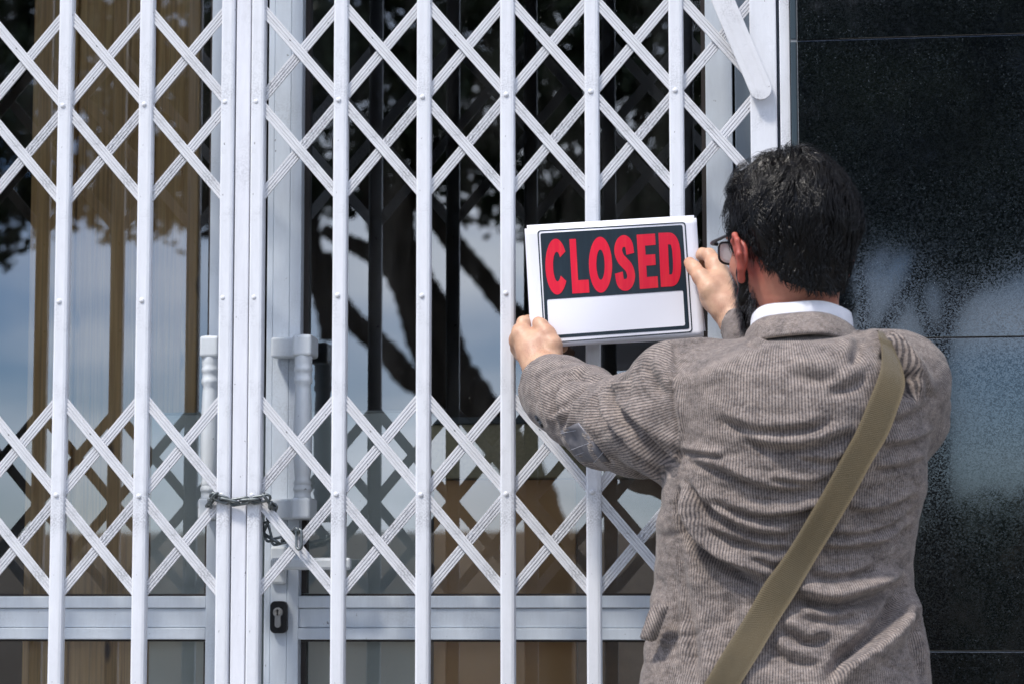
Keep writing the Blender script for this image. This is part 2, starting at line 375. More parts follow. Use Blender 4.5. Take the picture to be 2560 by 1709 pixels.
# ------------------------------------------------------------------ glass doors
GY, FY = .17, .135
def door(px0, px1, label, handle_px, lever):
    x0, x1 = at(px0, 850, FY).x, at(px1, 850, FY).x
    root = tag(empty('glass_door', ((x0 + x1) / 2, FY, 0)), label, 'door', 'pair of glass shop doors')
    ox, oy = (x0 + x1) / 2, FY
    def pb(name, xa, xb, ya, yb, za, zb, mat, par=root, bev=.0012):
        return boxobj(name, xa - ox, xb - ox, ya - oy, yb - oy, za, zb, mat, par, bev)
    z0, z1 = .05, 2.42
    zr = [at(1250, p, FY).z for p in (1598, 1569, 1518, 1488)]
    zl = [z - .0 for z in zr]
    if lever:
        s0, s1, s2, s3 = [at(p, 850, FY).x for p in (667, 681, 723, 751)]
        pb('stile_lip', x0, s1 - .0012, FY + .006, .18, z0, z1, M_DOOR)
        st = pb('stile', s1, s2 - .0008, FY + .002, .18, z0, z1, M_DOOR)
        pb('stile_bead', s2, s3, FY, .18, z0, z1, M_DOOR)
        xa, xb = s3, x1 - .045
        pb('hinge_stile', x1 - .045, x1, FY, .18, z0, z1, M_DOOR)
    else:
        xa, xb = x0 + .05, x1 - .055
        pb('stile', xb, x1, FY, .18, z0, z1, M_DOOR); pb('hinge_stile', x0, xa, FY, .18, z0, z1, M_DOOR)
    mr = pb('mid_rail', xa, xb, FY + .004, .18, zr[1] + .0008, zr[2] - .0008, M_DOOR)
    pb('rail_bead', xa, xb, FY + .0005, .18, zr[2], zr[3], M_DOOR); pb('rail_bead', xa, xb, FY + .0005, .18, zr[0], zr[1], M_DOOR)
    pb('top_rail', xa, xb, FY, .18, 2.34, z1, M_DOOR); pb('bottom_rail', xa, xb, FY, .18, z0, .17, M_DOOR)
    g = .0042
    for za, zb in ((zr[3], 2.34), (.17, zr[0])):
        bm = bmesh.new()
        for a in ((xa, xb, za, za + g), (xa, xb, zb - g, zb), (xa, xa + g * 2, za + g, zb - g), (xb - g * 2, xb, za + g, zb - g)):
            box(bm, a[0] - ox, a[1] - ox, GY - .012 - oy, GY + .008 - oy, a[2] + .0004, a[3] - .0004)
        from_bm('gasket', bm, M_GASKET, root)
        bm = bmesh.new()
        vs_ = [bm.verts.new((x - ox, GY - oy, z)) for x, z in ((xa + g, za + g), (xb - g, za + g), (xb - g, zb - g), (xa + g, zb - g))]
        bm.faces.new(vs_); from_bm('glass_pane', bm, M_GLASS, root)
    # turned pull handle
    hy = .088
    hx = at(handle_px, 1100, hy).x; zt, zb = at(750, 838, hy).z, at(750, 1297, hy).z
    bm = bmesh.new(); r = .0150
    k = (zt - zb)
    prof = [(r, 0), (r, .115), (r * 1.02, .118), (r * .93, .128), (r * .93, .15), (r * 1.03, .155), (r * 1.05, .168), (r * .94, .182), (r * .94, .188), (r * 1.04, .195), (r * .85, .215), (r * .9, .235),
            (r * 1.0, .30), (r * 1.06, .42), (r * 1.04, .52), (r * .97, .62), (r * .90, .70), (r * .84, .728), (r * 1.04, .745), (r * 1.04, .765), (r * .95, .772), (r * .95, .80), (r * 1.04, .806), (r * 1.04, .826), (r * .95, .834), (r * 1, .85), (r, 1)]
    lathe(bm, [(a, zb + b * k) for a, b in prof], hx - ox, hy - oy, 32)
    ph = from_bm('pull_handle', bm, M_HANDLE, root, True)
    side = -1 if lever else 1
    for zc in (zt - .036, zb):
        bm = bmesh.new(); zz0, zz1 = zc, zc + .036
        box(bm, hx - .0165 - ox, hx + .0165 - ox, hy - .0165 - oy, FY - .001 - oy, zz0, zz1, .005, 3)
        mb = [at(675, 850, .1).x, hx - .017] if lever else [hx + .017, hx + .04]
        box(bm, min(mb) - ox + .0003, max(mb) - ox, .104 - oy, FY - .001 - oy, zz0 + .001, zz1 - .001, .004, 3)
        from_bm('mounting_block', bm, M_HANDLE, ph)
    if lever:
        c5 = lambda x, y: (480 + x * .2551, 1200 + y * .2551)
        p0 = at(*c5(770, 645), FY - .004); p1 = at(*c5(925, 1012), FY - .004)
        lv = pb('lever_handle', p0.x, p1.x, FY - .008, FY + .0015, p1.z, p0.z, M_HANDLE, root, .004)
        q0 = at(*c5(776, 757), FY - .05); q1 = at(*c5(1560, 880), FY - .05)
        pb('grip', q0.x, q1.x, FY - .058, FY - .042, q1.z + .001, q0.z, M_HANDLE, lv, .005)
        pb('neck', q0.x, q0.x + .02, FY - .043, FY - .0081, q1.z + .003, q0.z - .003, M_HANDLE, lv, .004)
        k0 = at(*c5(770, 1180), FY - .006); k1 = at(*c5(934, 1495), FY - .006)
        rr_ = []
        for (cx_, cz_, a0_) in ((k1.x - .009, k0.z - .009, 0), (k0.x + .009, k0.z - .009, 90), (k0.x + .009, k1.z + .009, 180), (k1.x - .009, k1.z + .009, 270)):
            for q in range(7): a_ = R_(a0_ + 15 * q); rr_.append((cx_ + .009 * math.cos(a_), cz_ + .009 * math.sin(a_)))
        bm = bmesh.new(); fa = bm.faces.new([bm.verts.new((x - ox, FY - .009 - oy, z)) for x, z in rr_]); r = bmesh.ops.extrude_face_region(bm, geom=[fa])
        for g_ in r['geom']:
            if isinstance(g_, bmesh.types.BMVert): g_.co.y += .0105
        es = from_bm('lock_plate', bm, M_BLACK, root)
        kc = at(*c5(843, 1290), FY - .01); kb = at(*c5(843, 1410), FY - .01)
        bm = bmesh.new(); pr = []
        R1, R2 = .0082, .0052; hh = kc.z - kb.z
        for i in range(25): a = R_(-55) + R_(290) * i / 24; pr.append((R1 * math.cos(a), R1 * math.sin(a)))
        for i in range(11): a = math.pi + math.pi * i / 10; pr.append((R2 * math.cos(a), -hh + R2 * math.sin(a)))
        fa = bm.faces.new([bm.verts.new((kc.x - ox + x, FY - .0125 - oy, kc.z + z)) for x, z in pr])
        r = bmesh.ops.extrude_face_region(bm, geom=[fa])
        for g_ in r['geom']:
            if isinstance(g_, bmesh.types.BMVert): g_.co.y += .006
        from_bm('lock_cylinder', bm, M_NICKEL, es)
        bm = bmesh.new()
        r = bmesh.ops.create_cone(bm, cap_ends=True, segments=24, radius1=.0060, radius2=.0057, depth=.002, matrix=Matrix.Translation((kc.x - ox, FY - .0135 - oy, kc.z)) @ Matrix.Rotation(R_(90), 4, 'X'))
        from_bm('plug', bm, m_noisy('worn_nickel', (.25, .24, .22), (.4, .39, .37), 300, .4, .3), es)
        bm = bmesh.new(); box(bm, kc.x - .0011 - ox, kc.x + .0011 - ox, FY - .0152 - oy, FY - .0145 - oy, kc.z - .005, kc.z + .003)
        r = bmesh.ops.create_cone(bm, cap_ends=True, segments=16, radius1=.002, radius2=.002, depth=.0008, matrix=Matrix.Translation((kc.x - ox, FY - .0149 - oy, kc.z + .003)) @ Matrix.Rotation(R_(90), 4, 'X'))
        from_bm('keyhole', bm, M_BLACK, es)
    return root
door(-420, 600, 'left glass shop door, behind the left lattice leaf, pine boards seen through it', 525, False)
door(664, 1837, 'right glass shop door with lever handle and black lock plate, behind the right lattice leaf', 757, True)

# ------------------------------------------------------------------ inside the shop
bm = bmesh.new()
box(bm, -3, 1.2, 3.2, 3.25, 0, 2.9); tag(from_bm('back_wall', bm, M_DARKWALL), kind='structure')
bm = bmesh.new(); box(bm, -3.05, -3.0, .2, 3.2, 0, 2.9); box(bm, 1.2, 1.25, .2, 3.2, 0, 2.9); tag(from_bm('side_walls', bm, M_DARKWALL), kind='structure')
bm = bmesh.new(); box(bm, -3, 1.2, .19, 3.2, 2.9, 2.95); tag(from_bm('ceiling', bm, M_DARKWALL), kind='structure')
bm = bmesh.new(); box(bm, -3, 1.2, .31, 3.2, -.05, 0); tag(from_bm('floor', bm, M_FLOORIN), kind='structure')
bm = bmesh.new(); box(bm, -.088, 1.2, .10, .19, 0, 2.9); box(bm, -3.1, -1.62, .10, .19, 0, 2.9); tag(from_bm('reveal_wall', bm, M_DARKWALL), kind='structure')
wp = tag(empty('pine_boards', (-1.1, .27, 0)), 'upright pine boards with knots, standing behind the left glass door', 'wooden boards')
edges = [66, 168, 292, 345, 414, 452]
for i, (a, b) in enumerate(zip(edges, edges[1:])):
    xa, xb = dd(a, 700, .27).x, dd(b, 700, .27).x; yo = (.0, .010, .0, .014, .002)[i]
    boxobj('board', xa + 1.1, xb + 1.1 - .001, yo, yo + .022, .10, 2.6, M_WOOD, wp, .002)
db = tag(empty('display_board', (-.8, .25, 0)), 'pale grey green board standing low behind the glass around the pull handles', 'board')
for a, b in ((345, 640), (642, 958)):
    xa, xb = dd(a, 1100, .24).x, dd(b, 1100, .24).x; zt_ = dd(800, 941, .24).z
    boxobj('panel', xa + .8, xb + .8, -.004, .004, .12, zt_ - .004, M_BOARD, db, .001)
    boxobj('top_trim', xa + .8, xb + .8, -.006, .006, zt_ - .0035, zt_, NT('board_edge', Base_Color=(.34, .38, .36, 1), Roughness=.4).m, db, .0008)
ct = tag(empty('counter', (-.5, .32, 0)), 'brown fronted counter with a speckled stone top, behind the right glass door', 'counter')
xa, xb = dd(986, 1100, .27).x + .5, .4 + .5
zt_, zm_ = dd(1100, 972, .27).z, dd(1100, 1096, .27).z
boxobj('stone_top', xa, xb, -.05, .5, zm_, zt_, M_CONC, ct, .003)
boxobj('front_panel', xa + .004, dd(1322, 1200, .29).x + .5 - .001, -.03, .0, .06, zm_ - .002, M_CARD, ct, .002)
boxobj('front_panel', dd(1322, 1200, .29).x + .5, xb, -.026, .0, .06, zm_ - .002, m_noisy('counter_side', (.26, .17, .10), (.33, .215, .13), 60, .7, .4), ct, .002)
boxobj('ledge', xa, xb, -.06, -.02, zt_ + .0005, zt_ + .012, NT('ledge_paint', Base_Color=(.02, .045, .06, 1), Roughness=.4).m, ct, .001)

# ------------------------------------------------------------------ padlocking chain
def link_mesh():
    hl, r, wr = .0112, .0052, .0023; pts = []
    for i in range(9): a = -math.pi / 2 + math.pi * i / 8; pts.append((hl - .0 + r * math.cos(a), r * math.sin(a), 0))
    for i in range(9): a = math.pi / 2 + math.pi * i / 8; pts.append((-hl + r * math.cos(a), r * math.sin(a), 0))
    n = 10; V = []; F = []; N = len(pts)
    for i in range(N):
        p = Vector(pts[i]); t = (Vector(pts[(i + 1) % N]) - Vector(pts[i - 1])).normalized(); nx = Vector((t.y, -t.x, 0)); nz_ = Vector((0, 0, 1))
        for k in range(n): a = 2 * math.pi * k / n; V.append(p + (nx * math.cos(a) + nz_ * math.sin(a)) * wr)
    for i in range(N):
        for k in range(n): j = (i + 1) % N; F.append((i * n + k, i * n + (k + 1) % n, j * n + (k + 1) % n, j * n + k))
    me = bpy.data.meshes.new('chain_link'); me.from_pydata(V, [], F); me.polygons.foreach_set('use_smooth', [True] * len(F)); me.materials.append(M_STEEL); return me
ME_LINK = link_mesh()
c5 = lambda x, y, Y: at(480 + x * .2551, 1200 + y * .2551, Y)
ch = tag(empty('chain', (-.95, 0, ZL)), 'grey steel chain wrapped round the two meeting stiles of the gate', 'chain')
def run(ctrl, tw0=0, n=None, close=.0178):
    pts = [Vector(p) for p in catmull(ctrl, 12)]; dist = [0]
    for a, b in zip(pts, pts[1:]): dist.append(dist[-1] + (b - a).length)
    n = int(dist[-1] / close); k = tw0
    def P_(s):
        s = max(0, min(dist[-1] - 1e-6, s))
        for i in range(len(pts) - 1):
            if dist[i + 1] >= s: return pts[i].lerp(pts[i + 1], (s - dist[i]) / max(1e-9, dist[i + 1] - dist[i]))
        return pts[-1]
    for i in range(n):
        c0, c1 = P_((i) * close), P_((i + 1) * close); c = (c0 + c1) / 2; t = (c1 - c0).normalized()
        ref = Vector((0, -1, 0)); 
        if abs(t.dot(ref)) > .9: ref = Vector((1, 0, 0))
        y_ = ref.cross(t).normalized(); z_ = t.cross(y_)
        tw = (R_(18) if k % 2 == 0 else R_(78)) + random.uniform(-.15, .15); k += 1
        yy = y_ * math.cos(tw) + z_ * math.sin(tw); zz = t.cross(yy)
        o = bpy.data.objects.new('chain_link', ME_LINK); C.objects.link(o); o.parent = ch
        Mx = Matrix(((t.x, yy.x, zz.x, c.x), (t.y, yy.y, zz.y, c.y), (t.z, yy.z, zz.z, c.z), (0, 0, 0, 1)))
        o.matrix_local = Matrix.Translation(-ch.location) @ Mx
run([c5(190, 255, .035), c5(172, 235, .004), c5(205, 158, -.006), c5(290, 182, -.0075), c5(370, 200, -.008), c5(450, 215, -.008), c5(540, 190, -.008), c5(620, 190, -.008), c5(710, 165, -.0075), c5(765, 235, -.001), c5(800, 270, .03)], 1)
run([c5(800, 270, .030), c5(770, 350, .036), c5(730, 425, .036), c5(730, 520, .036), c5(800, 590, .030), c5(880, 590, .026), c5(955, 550, .022), c5(1010, 500, .006), c5(1040, 500, -.004)], 0)
run([c5(1048, 498, -.002), c5(1048, 575, -.004), c5(1050, 660, -.004)], 0, close=.026)

# ------------------------------------------------------------------ papers
def m_paper():
    k = NT('paper', Base_Color=(.80, .80, .86, 1), Roughness=.45); n = k.noise(k.coord(), 14, 3, .5); k.bump(n, .12, .002); return k.m
M_PAPER = m_paper()
k5 = lambda x, y: (1250 + x * .28694, 480 + y * .28694)
def sheetY(x, y):                                        # depth of the sheet: held by both hands, slightly bowed
    u = (x - 215) / 1500; v = (y - 280) / 1050
    return -.050 - .010 * math.sin(math.pi * min(1, max(0, u))) + .003 * math.sin(u * 7 + v * 3) - .006 * v + .004 * (u - .5)
def sheet_mesh(quad, off, name, mat, parent, nx=28, ny=20, thick=.0003, wave=0):
    TL, TR, BR, BL = [np.array(q, float) for q in quad]; V = []
    for s in (0, thick):
        for j in range(ny + 1):
            for i in range(nx + 1):
                u, v = i / nx, j / ny
                p = (TL * (1 - u) + TR * u) * (1 - v) + (BL * (1 - u) + BR * u) * v
                p[1] += wave * math.sin(u * 6.5 + v) * 6
                V.append(at(*k5(*p), sheetY(*p) + off + s))
    N = (nx + 1) * (ny + 1); F = []
    for j in range(ny):
        for i in range(nx):
            a = j * (nx + 1) + i; F.append((a, a + 1, a + nx + 2, a + nx + 1)); F.append((a + N, a + nx + 1 + N, a + nx + 2 + N, a + 1 + N))
    for i in range(nx):
        a = i; F.append((a, a + N, a + 1 + N, a + 1)); a = ny * (nx + 1) + i; F.append((a, a + 1, a + 1 + N, a + N))
    for j in range(ny):
        a = j * (nx + 1); b = a + nx + 1; F.append((a, b, b + N, a + N)); a += nx; b += nx; F.append((a, a + N, b + N, b))
    return from_np(name, V, F, mat, parent)
front = tag(sheet_mesh([(214, 322), (1712, 226), (1776, 1250), (272, 1362)], 0, 'paper_sign', M_PAPER, None, wave=1), 'white paper sign printed CLOSED in red on black, held up in both hands', 'sign')
s1 = tag(sheet_mesh([(234, 292), (1690, 204), (1764, 1278), (300, 1355)], .0035, 'paper_sheet', M_PAPER, None), 'blank white sheet just behind the closed sign, showing above its top edge', 'paper', 'blank sheets behind the sign')
s2 = tag(sheet_mesh([(260, 300), (1676, 212), (1792, 1210), (330, 1340)], .006, 'paper_sheet', M_PAPER, None), 'blank white rearmost sheet, its lower right corner sticking out beside the sign', 'paper', 'blank sheets behind the sign')
def print_poly(loops, name, mat, parent, off):
    """loops: outer outline then holes in sign picture units, triangulated, then laid on the bowed sheet"""
    from mathutils.geometry import tessellate_polygon
    bm = bmesh.new()
    polys = [[Vector((x, y, 0)) for x, y in l] for l in loops]; flat = [p for l in polys for p in l]
    tris = tessellate_polygon(polys)
    vs_ = [bm.verts.new((p.x, p.y, 0)) for p in flat]
    for t in tris:
        try: bm.faces.new([vs_[i] for i in t])
        except ValueError: pass
    for k in range(1, 30):                               # slice so the print bends with the paper
        x = 214 + k * 52
        bmesh.ops.bisect_plane(bm, geom=bm.verts[:] + bm.edges[:] + bm.faces[:], plane_co=(x, 0, 0), plane_no=(1, 0, 0))
    for k in range(1, 20):
        y = 220 + k * 58
        bmesh.ops.bisect_plane(bm, geom=bm.verts[:] + bm.edges[:] + bm.faces[:], plane_co=(0, y, 0), plane_no=(0, 1, 0))
    for v in bm.verts:
        x, y = v.co.x, v.co.y; v.co = at(*k5(x, y), sheetY(x, y) - off)
    return from_bm(name, bm, mat, parent)
def rrect(q, r=16, n=5):
    out = []
    for i in range(4):
        p = np.array(q[i], float); a = np.array(q[i - 1], float); b = np.array(q[(i + 1) % 4], float)
        ua = (a - p) / np.linalg.norm(a - p); ub = (b - p) / np.linalg.norm(b - p)
        s, e = p + ua * r, p + ub * r
        for k in range(n + 1):
            t = k / n; out.append(tuple((1 - t) ** 2 * s + 2 * t * (1 - t) * p + t * t * e))
    return out
def m_ink(name, c, c2, rough):
    k = NT(name, Roughness=rough); n = k.noise(k.coord((60, 60, 3)), 2.2, 4, .6); k.col(k.mix(k.ramp(n, .45, .75), c + (1,), c2 + (1,))); return k.m
M_INK = m_ink('black_ink', (.012, .022, .032), (.016, .030, .042), .28); M_RED = m_ink('red_ink', (.66, .006, .035), (.72, .03, .04), .3)
outer = [(324, 336), (1616, 262), (1678, 1222), (384, 1318)]; inner = [(335, 345), (1606, 272), (1668, 1213), (394, 1309)]
print_poly([rrect(outer, 34), rrect(inner, 28)], 'printed_border', M_INK, front, .0006)
panel = [(351, 362), (1590, 288), (1650, 1192), (400, 1278)]; wb = [(409, 938), (1594, 858), (1613, 1164), (424, 1250)]
print_poly([rrect(panel, 20), rrect(wb, 16)], 'printed_panel', M_INK, front, .0006)
def ell(cx, cy, rx, ry, a0, a1, n=28):
    return [(cx + rx * math.cos(R_(a0 + (a1 - a0) * i / n)), cy + ry * math.sin(R_(a0 + (a1 - a0) * i / n))) for i in range(n + 1)]
def place(loop, x0, x1, yt0, yt1, yb0, yb1, lean):
    """unit letter box (0..1, y down) -> sign picture units"""
    out = []
    for u, v in loop:
        x = x0 + u * (x1 - x0) + v * lean; yt = yt0 + u * (yt1 - yt0); yb = yb0 + u * (yb1 - yb0); out.append((x, yt + v * (yb - yt)))
    return out
LET = {}
def arcs_C():
    o = ell(.5, .5, .5, .5, -32, -328, 44); i = ell(.53, .5, .185, .265, -322, -38, 44); return [o + i]
LET['C'] = arcs_C()
LET['L'] = [[(0, 0), (.38, 0), (.38, .76), (1, .76), (1, 1), (0, 1)]]
LET['O'] = [ell(.5, .5, .5, .5, 0, 348, 44), ell(.5, .5, .18, .27, 0, 348, 44)]
LET['E'] = [[(0, 0), (1, 0), (1, .21), (.42, .21), (.42, .38), (.94, .38), (.94, .58), (.42, .58), (.42, .79), (1, .79), (1, 1), (0, 1)]]
LET['D'] = [[(0, 0), (.45, 0)] + [(.45 + .55 * math.sin(R_(a)) ** .8, .5 - .5 * math.copysign(abs(math.cos(R_(a))) ** .75, math.cos(R_(a)))) for a in range(8, 180, 8)] + [(.45, 1), (0, 1)],
            [(.42, .22), (.50, .22)] + [(.50 + .12 * math.sin(R_(a)) ** .7, .5 - .28 * math.copysign(abs(math.cos(R_(a))) ** .8, math.cos(R_(a)))) for a in range(10, 180, 10)] + [(.50, .78), (.42, .78)]]
def stroke_S():
    c = catmull([(.80, .34), (.72, .17), (.50, .105), (.27, .155), (.185, .28), (.30, .41), (.50, .50), (.72, .60), (.815, .745), (.70, .865), (.48, .895), (.27, .84), (.19, .67)], 5)
    c = [np.array(p) for p in c]; L, Rr = [], []
    for i, p in enumerate(c):
        t = c[min(i + 1, len(c) - 1)] - c[max(i - 1, 0)]; t = t / np.linalg.norm(t * np.array([1, 2.6])); tn = t * np.array([1, 2.6]); tn /= np.linalg.norm(tn)
        nrm = np.array([-tn[1], tn[0]]); w_ = .2
        o = nrm * w_ * np.array([1, 1 / 2.05]); o[1] *= 1.1
        L.append(tuple(p + o)); Rr.append(tuple(p - o))
    P = L + Rr[::-1]; xs_ = [p[0] for p in P]; ys_ = [p[1] for p in P]
    return [[((x - min(xs_)) / (max(xs_) - min(xs_)), (y - min(ys_)) / (max(ys_) - min(ys_))) for x, y in P]]
LET['S'] = stroke_S()
spec = [('C', 388, 580, 412, 406, 900, 890, 16), ('L', 604, 752, 412, 408, 887, 878, 27), ('O', 770, 972, 394, 390, 884, 874, 10), ('S', 992, 1168, 380, 374, 868, 858, 12), ('E', 1190, 1350, 374, 364, 848, 834, 29), ('D', 1380, 1565, 358, 352, 830, 818, 22)]
for chn, x0, x1, a, b, c_, d_, ln_ in spec:
    print_poly([place(l, x0, x1, a, b, c_, d_, ln_) for l in LET[chn]], 'printed_letter', M_RED, front, .0012)
# ------------------------------------------------------------------ soft solid modelling: signed distances on a grid, surface extracted as one mesh
class Field:
    def __init__(s, lo, hi, h):
        s.lo = np.array(lo, np.float64); s.h = h; s.n = np.ceil((np.array(hi) - s.lo) / h).astype(int) + 1
        s.v = np.full(s.n, 0.06, np.float32)
    def sub(s, lo, hi):
        a = np.clip(np.floor((np.array(lo) - s.lo) / s.h).astype(int), 0, s.n); b = np.clip(np.ceil((np.array(hi) - s.lo) / s.h).astype(int) + 1, 0, s.n)
        sl = tuple(slice(int(p), int(q)) for p, q in zip(a, b))
        g = [np.float32(s.lo[i]) + np.float32(s.h) * np.arange(a[i], b[i], dtype=np.float32) for i in range(3)]
        return sl, np.meshgrid(*g, indexing='ij', sparse=True)
    def add(s, fn, lo, hi, k=.006, cut=False):
        pad = .06 if not cut else .02
        sl, (X, Y, Z) = s.sub(np.array(lo) - pad, np.array(hi) + pad)
        if 0 in s.v[sl].shape: return
        d = fn(X, Y, Z).astype(np.float32); a = s.v[sl]
        if cut:
            d = -d; hh = np.maximum(k - np.abs(a - d), 0) / k; s.v[sl] = np.maximum(a, d) + hh * hh * k * .25
        else:
            hh = np.maximum(k - np.abs(a - d), 0) / k; s.v[sl] = np.minimum(a, d) - hh * hh * k * .25
    def cone(s, a, b, ra, rb, k=.006, cut=False, squash=None):
        a = np.array(a, float); b = np.array(b, float); ab = b - a; L2 = float(ab @ ab) + 1e-12
        def fn(X, Y, Z):
            px, py, pz = X - a[0], Y - a[1], Z - a[2]
            t = np.clip((px * ab[0] + py * ab[1] + pz * ab[2]) / L2, 0, 1)
            qx, qy, qz = px - t * ab[0], py - t * ab[1], pz - t * ab[2]
            if squash is not None:
                ax, f_ = squash; ax = np.array(ax, float); ax /= np.linalg.norm(ax); q = qx * ax[0] + qy * ax[1] + qz * ax[2]
                e = (1 / f_ - 1); qx, qy, qz = qx + ax[0] * q * e, qy + ax[1] * q * e, qz + ax[2] * q * e
            return np.sqrt(qx * qx + qy * qy + qz * qz) - (ra + (rb - ra) * t)
        r = max(ra, rb); s.add(fn, np.minimum(a, b) - r, np.maximum(a, b) + r, k, cut)
    def chain(s, pts, k=.006, squash=None):
        for (p, r), (q, t) in zip(pts, pts[1:]): s.cone(p, q, r, t, k, squash=squash)
    def ell(s, c, r, k=.006, M=None, cut=False):
        c = np.array(c, float); r = np.array(r, float); M = np.eye(3) if M is None else np.array(M, float)   # rows of M: local axes
        def fn(X, Y, Z):
            p = (X - c[0], Y - c[1], Z - c[2])
            q = [(M[i][0] * p[0] + M[i][1] * p[1] + M[i][2] * p[2]) for i in range(3)]
            k0 = np.sqrt(sum((q[i] / r[i]) ** 2 for i in range(3))); k1 = np.sqrt(sum((q[i] / r[i] ** 2) ** 2 for i in range(3))) + 1e-9
            return k0 * (k0 - 1) / k1
        R = r.max(); s.add(fn, c - R, c + R, k, cut)
    def mesh(s):
        v = s.v; ins = v < 0
        c = ins[:-1, :-1, :-1].astype(np.int8)
        for dx in (0, 1):
            for dy in (0, 1):
                for dz in (0, 1):
                    if dx + dy + dz: c = c + ins[dx:dx + ins.shape[0] - 1, dy:dy + ins.shape[1] - 1, dz:dz + ins.shape[2] - 1]
        act = np.argwhere((c > 0) & (c < 8)); idx = -np.ones(c.shape, np.int32); idx[tuple(act.T)] = np.arange(len(act))
        P = np.zeros((len(act), 3)); W = np.zeros(len(act))
        cor = [(i, j, k) for i in (0, 1) for j in (0, 1) for k in (0, 1)]
        val = {q: v[act[:, 0] + q[0], act[:, 1] + q[1], act[:, 2] + q[2]] for q in cor}
        for a in cor:
            for ax in range(3):
                if a[ax]: continue
                b = list(a); b[ax] = 1; b = tuple(b); va, vb = val[a], val[b]; m = (va < 0) != (vb < 0)
                t = np.where(m, va / np.where(m, va - vb, 1), 0)
                p = np.array(a, float)[None] + np.zeros((len(act), 1)); p[:, ax] += t; P[m] += p[m]; W[m] += 1
        P = P / W[:, None]; V = s.lo + s.h * (act + P); F = []
        for ax in range(3):
            u, w_ = [i for i in range(3) if i != ax]
            sa = [slice(None)] * 3; sb = [slice(None)] * 3; sa[ax] = slice(0, -1); sb[ax] = slice(1, None)
            A, B = ins[tuple(sa)], ins[tuple(sb)]; e = np.argwhere(A != B)
            e = e[(e[:, u] > 0) & (e[:, w_] > 0) & (e[:, u] < c.shape[u]) & (e[:, w_] < c.shape[w_])]
            o = []
            for du, dw in ((1, 1), (0, 1), (0, 0), (1, 0)):
                q = e.copy(); q[:, u] -= du; q[:, w_] -= dw; o.append(idx[tuple(q.T)])
            f = np.stack(o, 1); fl = A[tuple(e.T)]
            if ax == 1: fl = ~fl
            f[~fl] = f[~fl][:, ::-1]; F.append(f)
        F = np.concatenate(F); return V, F[(F >= 0).all(1)]
def vnormals(V, F):
    n = np.cross(V[F[:, 2]] - V[F[:, 0]], V[F[:, 3]] - V[F[:, 1]]); N = np.zeros_like(V)
    for k in range(4): np.add.at(N, F[:, k], n)
    return N / (np.linalg.norm(N, axis=1, keepdims=True) + 1e-12)
def np_mesh(name, V, F, mat, parent=None, attrs=None):
    me = bpy.data.meshes.new(name); me.vertices.add(len(V)); me.vertices.foreach_set('co', V.astype(np.float32).ravel())
    k = F.shape[1]; me.loops.add(F.size); me.loops.foreach_set('vertex_index', F.astype(np.int32).ravel())
    me.polygons.add(len(F)); me.polygons.foreach_set('loop_start', np.arange(0, F.size, k, dtype=np.int32))
    me.update(calc_edges=True)
    for an, av in (attrs or {}).items():
        at_ = me.attributes.new(an, 'FLOAT', 'POINT'); at_.data.foreach_set('value', av.astype(np.float32))
    return link(name, me, mat, parent, True)
class SN:                                               # cheap smooth noise for creases, strands
    @staticmethod
    def f(P, s, seed=0):
        r = np.random.default_rng(seed); out = 0
        for k in range(5):
            d = r.normal(size=3) * s; out = out + np.sin(P @ d + r.uniform(0, 6.28) + 1.7 * np.sin(P @ (r.normal(size=3) * s * .6)))
        return out / 5
# ------------------------------------------------------------------ the man
person = tag(empty('person', (0, -.48, 0)), 'man seen from behind in a striped grey brown jacket, holding up the closed sign', 'person')
PO = np.array([0, -.48, 0])
A27 = R_(31); Fh = np.array([-math.sin(A27), math.cos(A27), -.06]); Fh /= np.linalg.norm(Fh)
Lh = np.array([-math.cos(A27), -math.sin(A27), 0]); Uh = np.cross(Lh, Fh) * -1; Uh = Uh / np.linalg.norm(Uh)
if Uh[2] < 0: Uh = -Uh
HC = np.array(dd(1808, 556, -.47)); HS = 1.0
def H(f, l, u): return HC + (Fh * f + Lh * l + Uh * u) * HS
HM = np.array([Fh, Lh, Uh])
def srcp(x, y, Y): return np.array(at(x, y, Y))
B = Field((-.68, -1.0, .78), (.30, .12, 1.82), .0024)
# head
B.ell(H(-.004, 0, .012), (.096, .075, .094), .01, HM)
B.ell(H(.030, 0, -.050), (.062, .058, .066), .03, HM)
B.ell(H(.062, 0, -.088), (.030, .032, .022), .025, HM)             # chin
B.ell(H(-.040, 0, -.030), (.050, .060, .050), .02, HM)             # skull base
for s_ in (1, -1):
    B.ell(H(.050, s_ * .040, -.028), (.028, .022, .020), .015, HM)  # cheek
    B.ell(H(.084, s_ * .031, .004), (.013, .016, .011), .006, HM, cut=True)
    B.ell(H(.076, s_ * .031, .003), (.012, .0125, .011), .002, HM)  # eye
    B.ell(H(.082, s_ * .031, .020), (.012, .024, .007), .010, HM)   # brow
    # ear: rim, bowl, lobe
    ec = H(-.010, .078 if s_ > 0 else -.068, -.032); ex = Lh * s_
    rim = [ec + ex * .004 + Fh * .010 + Uh * .006, ec + ex * .011 + Fh * .009 + Uh * .028, ec + ex * .016 - Fh * .004 + Uh * .034, ec + ex * .019 - Fh * .016 + Uh * .024, ec + ex * .018 - Fh * .018 + Uh * .004, ec + ex * .012 - Fh * .010 - Uh * .014, ec + ex * .006 + Fh * .000 - Uh * .028]
    B.chain([(p, .0038) for p in rim[:5]] + [(rim[5], .0048), (rim[6], .0056)], .004)
    B.ell(ec + ex * .006 - Fh * .004 + Uh * .006, (.014, .007, .024), .006, HM)
    B.ell(ec + ex * .013 + Fh * .002 + Uh * .002, (.009, .006, .012), .003, HM, cut=True)
B.chain([(H(.090, 0, .012), .008), (H(.104, 0, -.020), .0115)], .012)
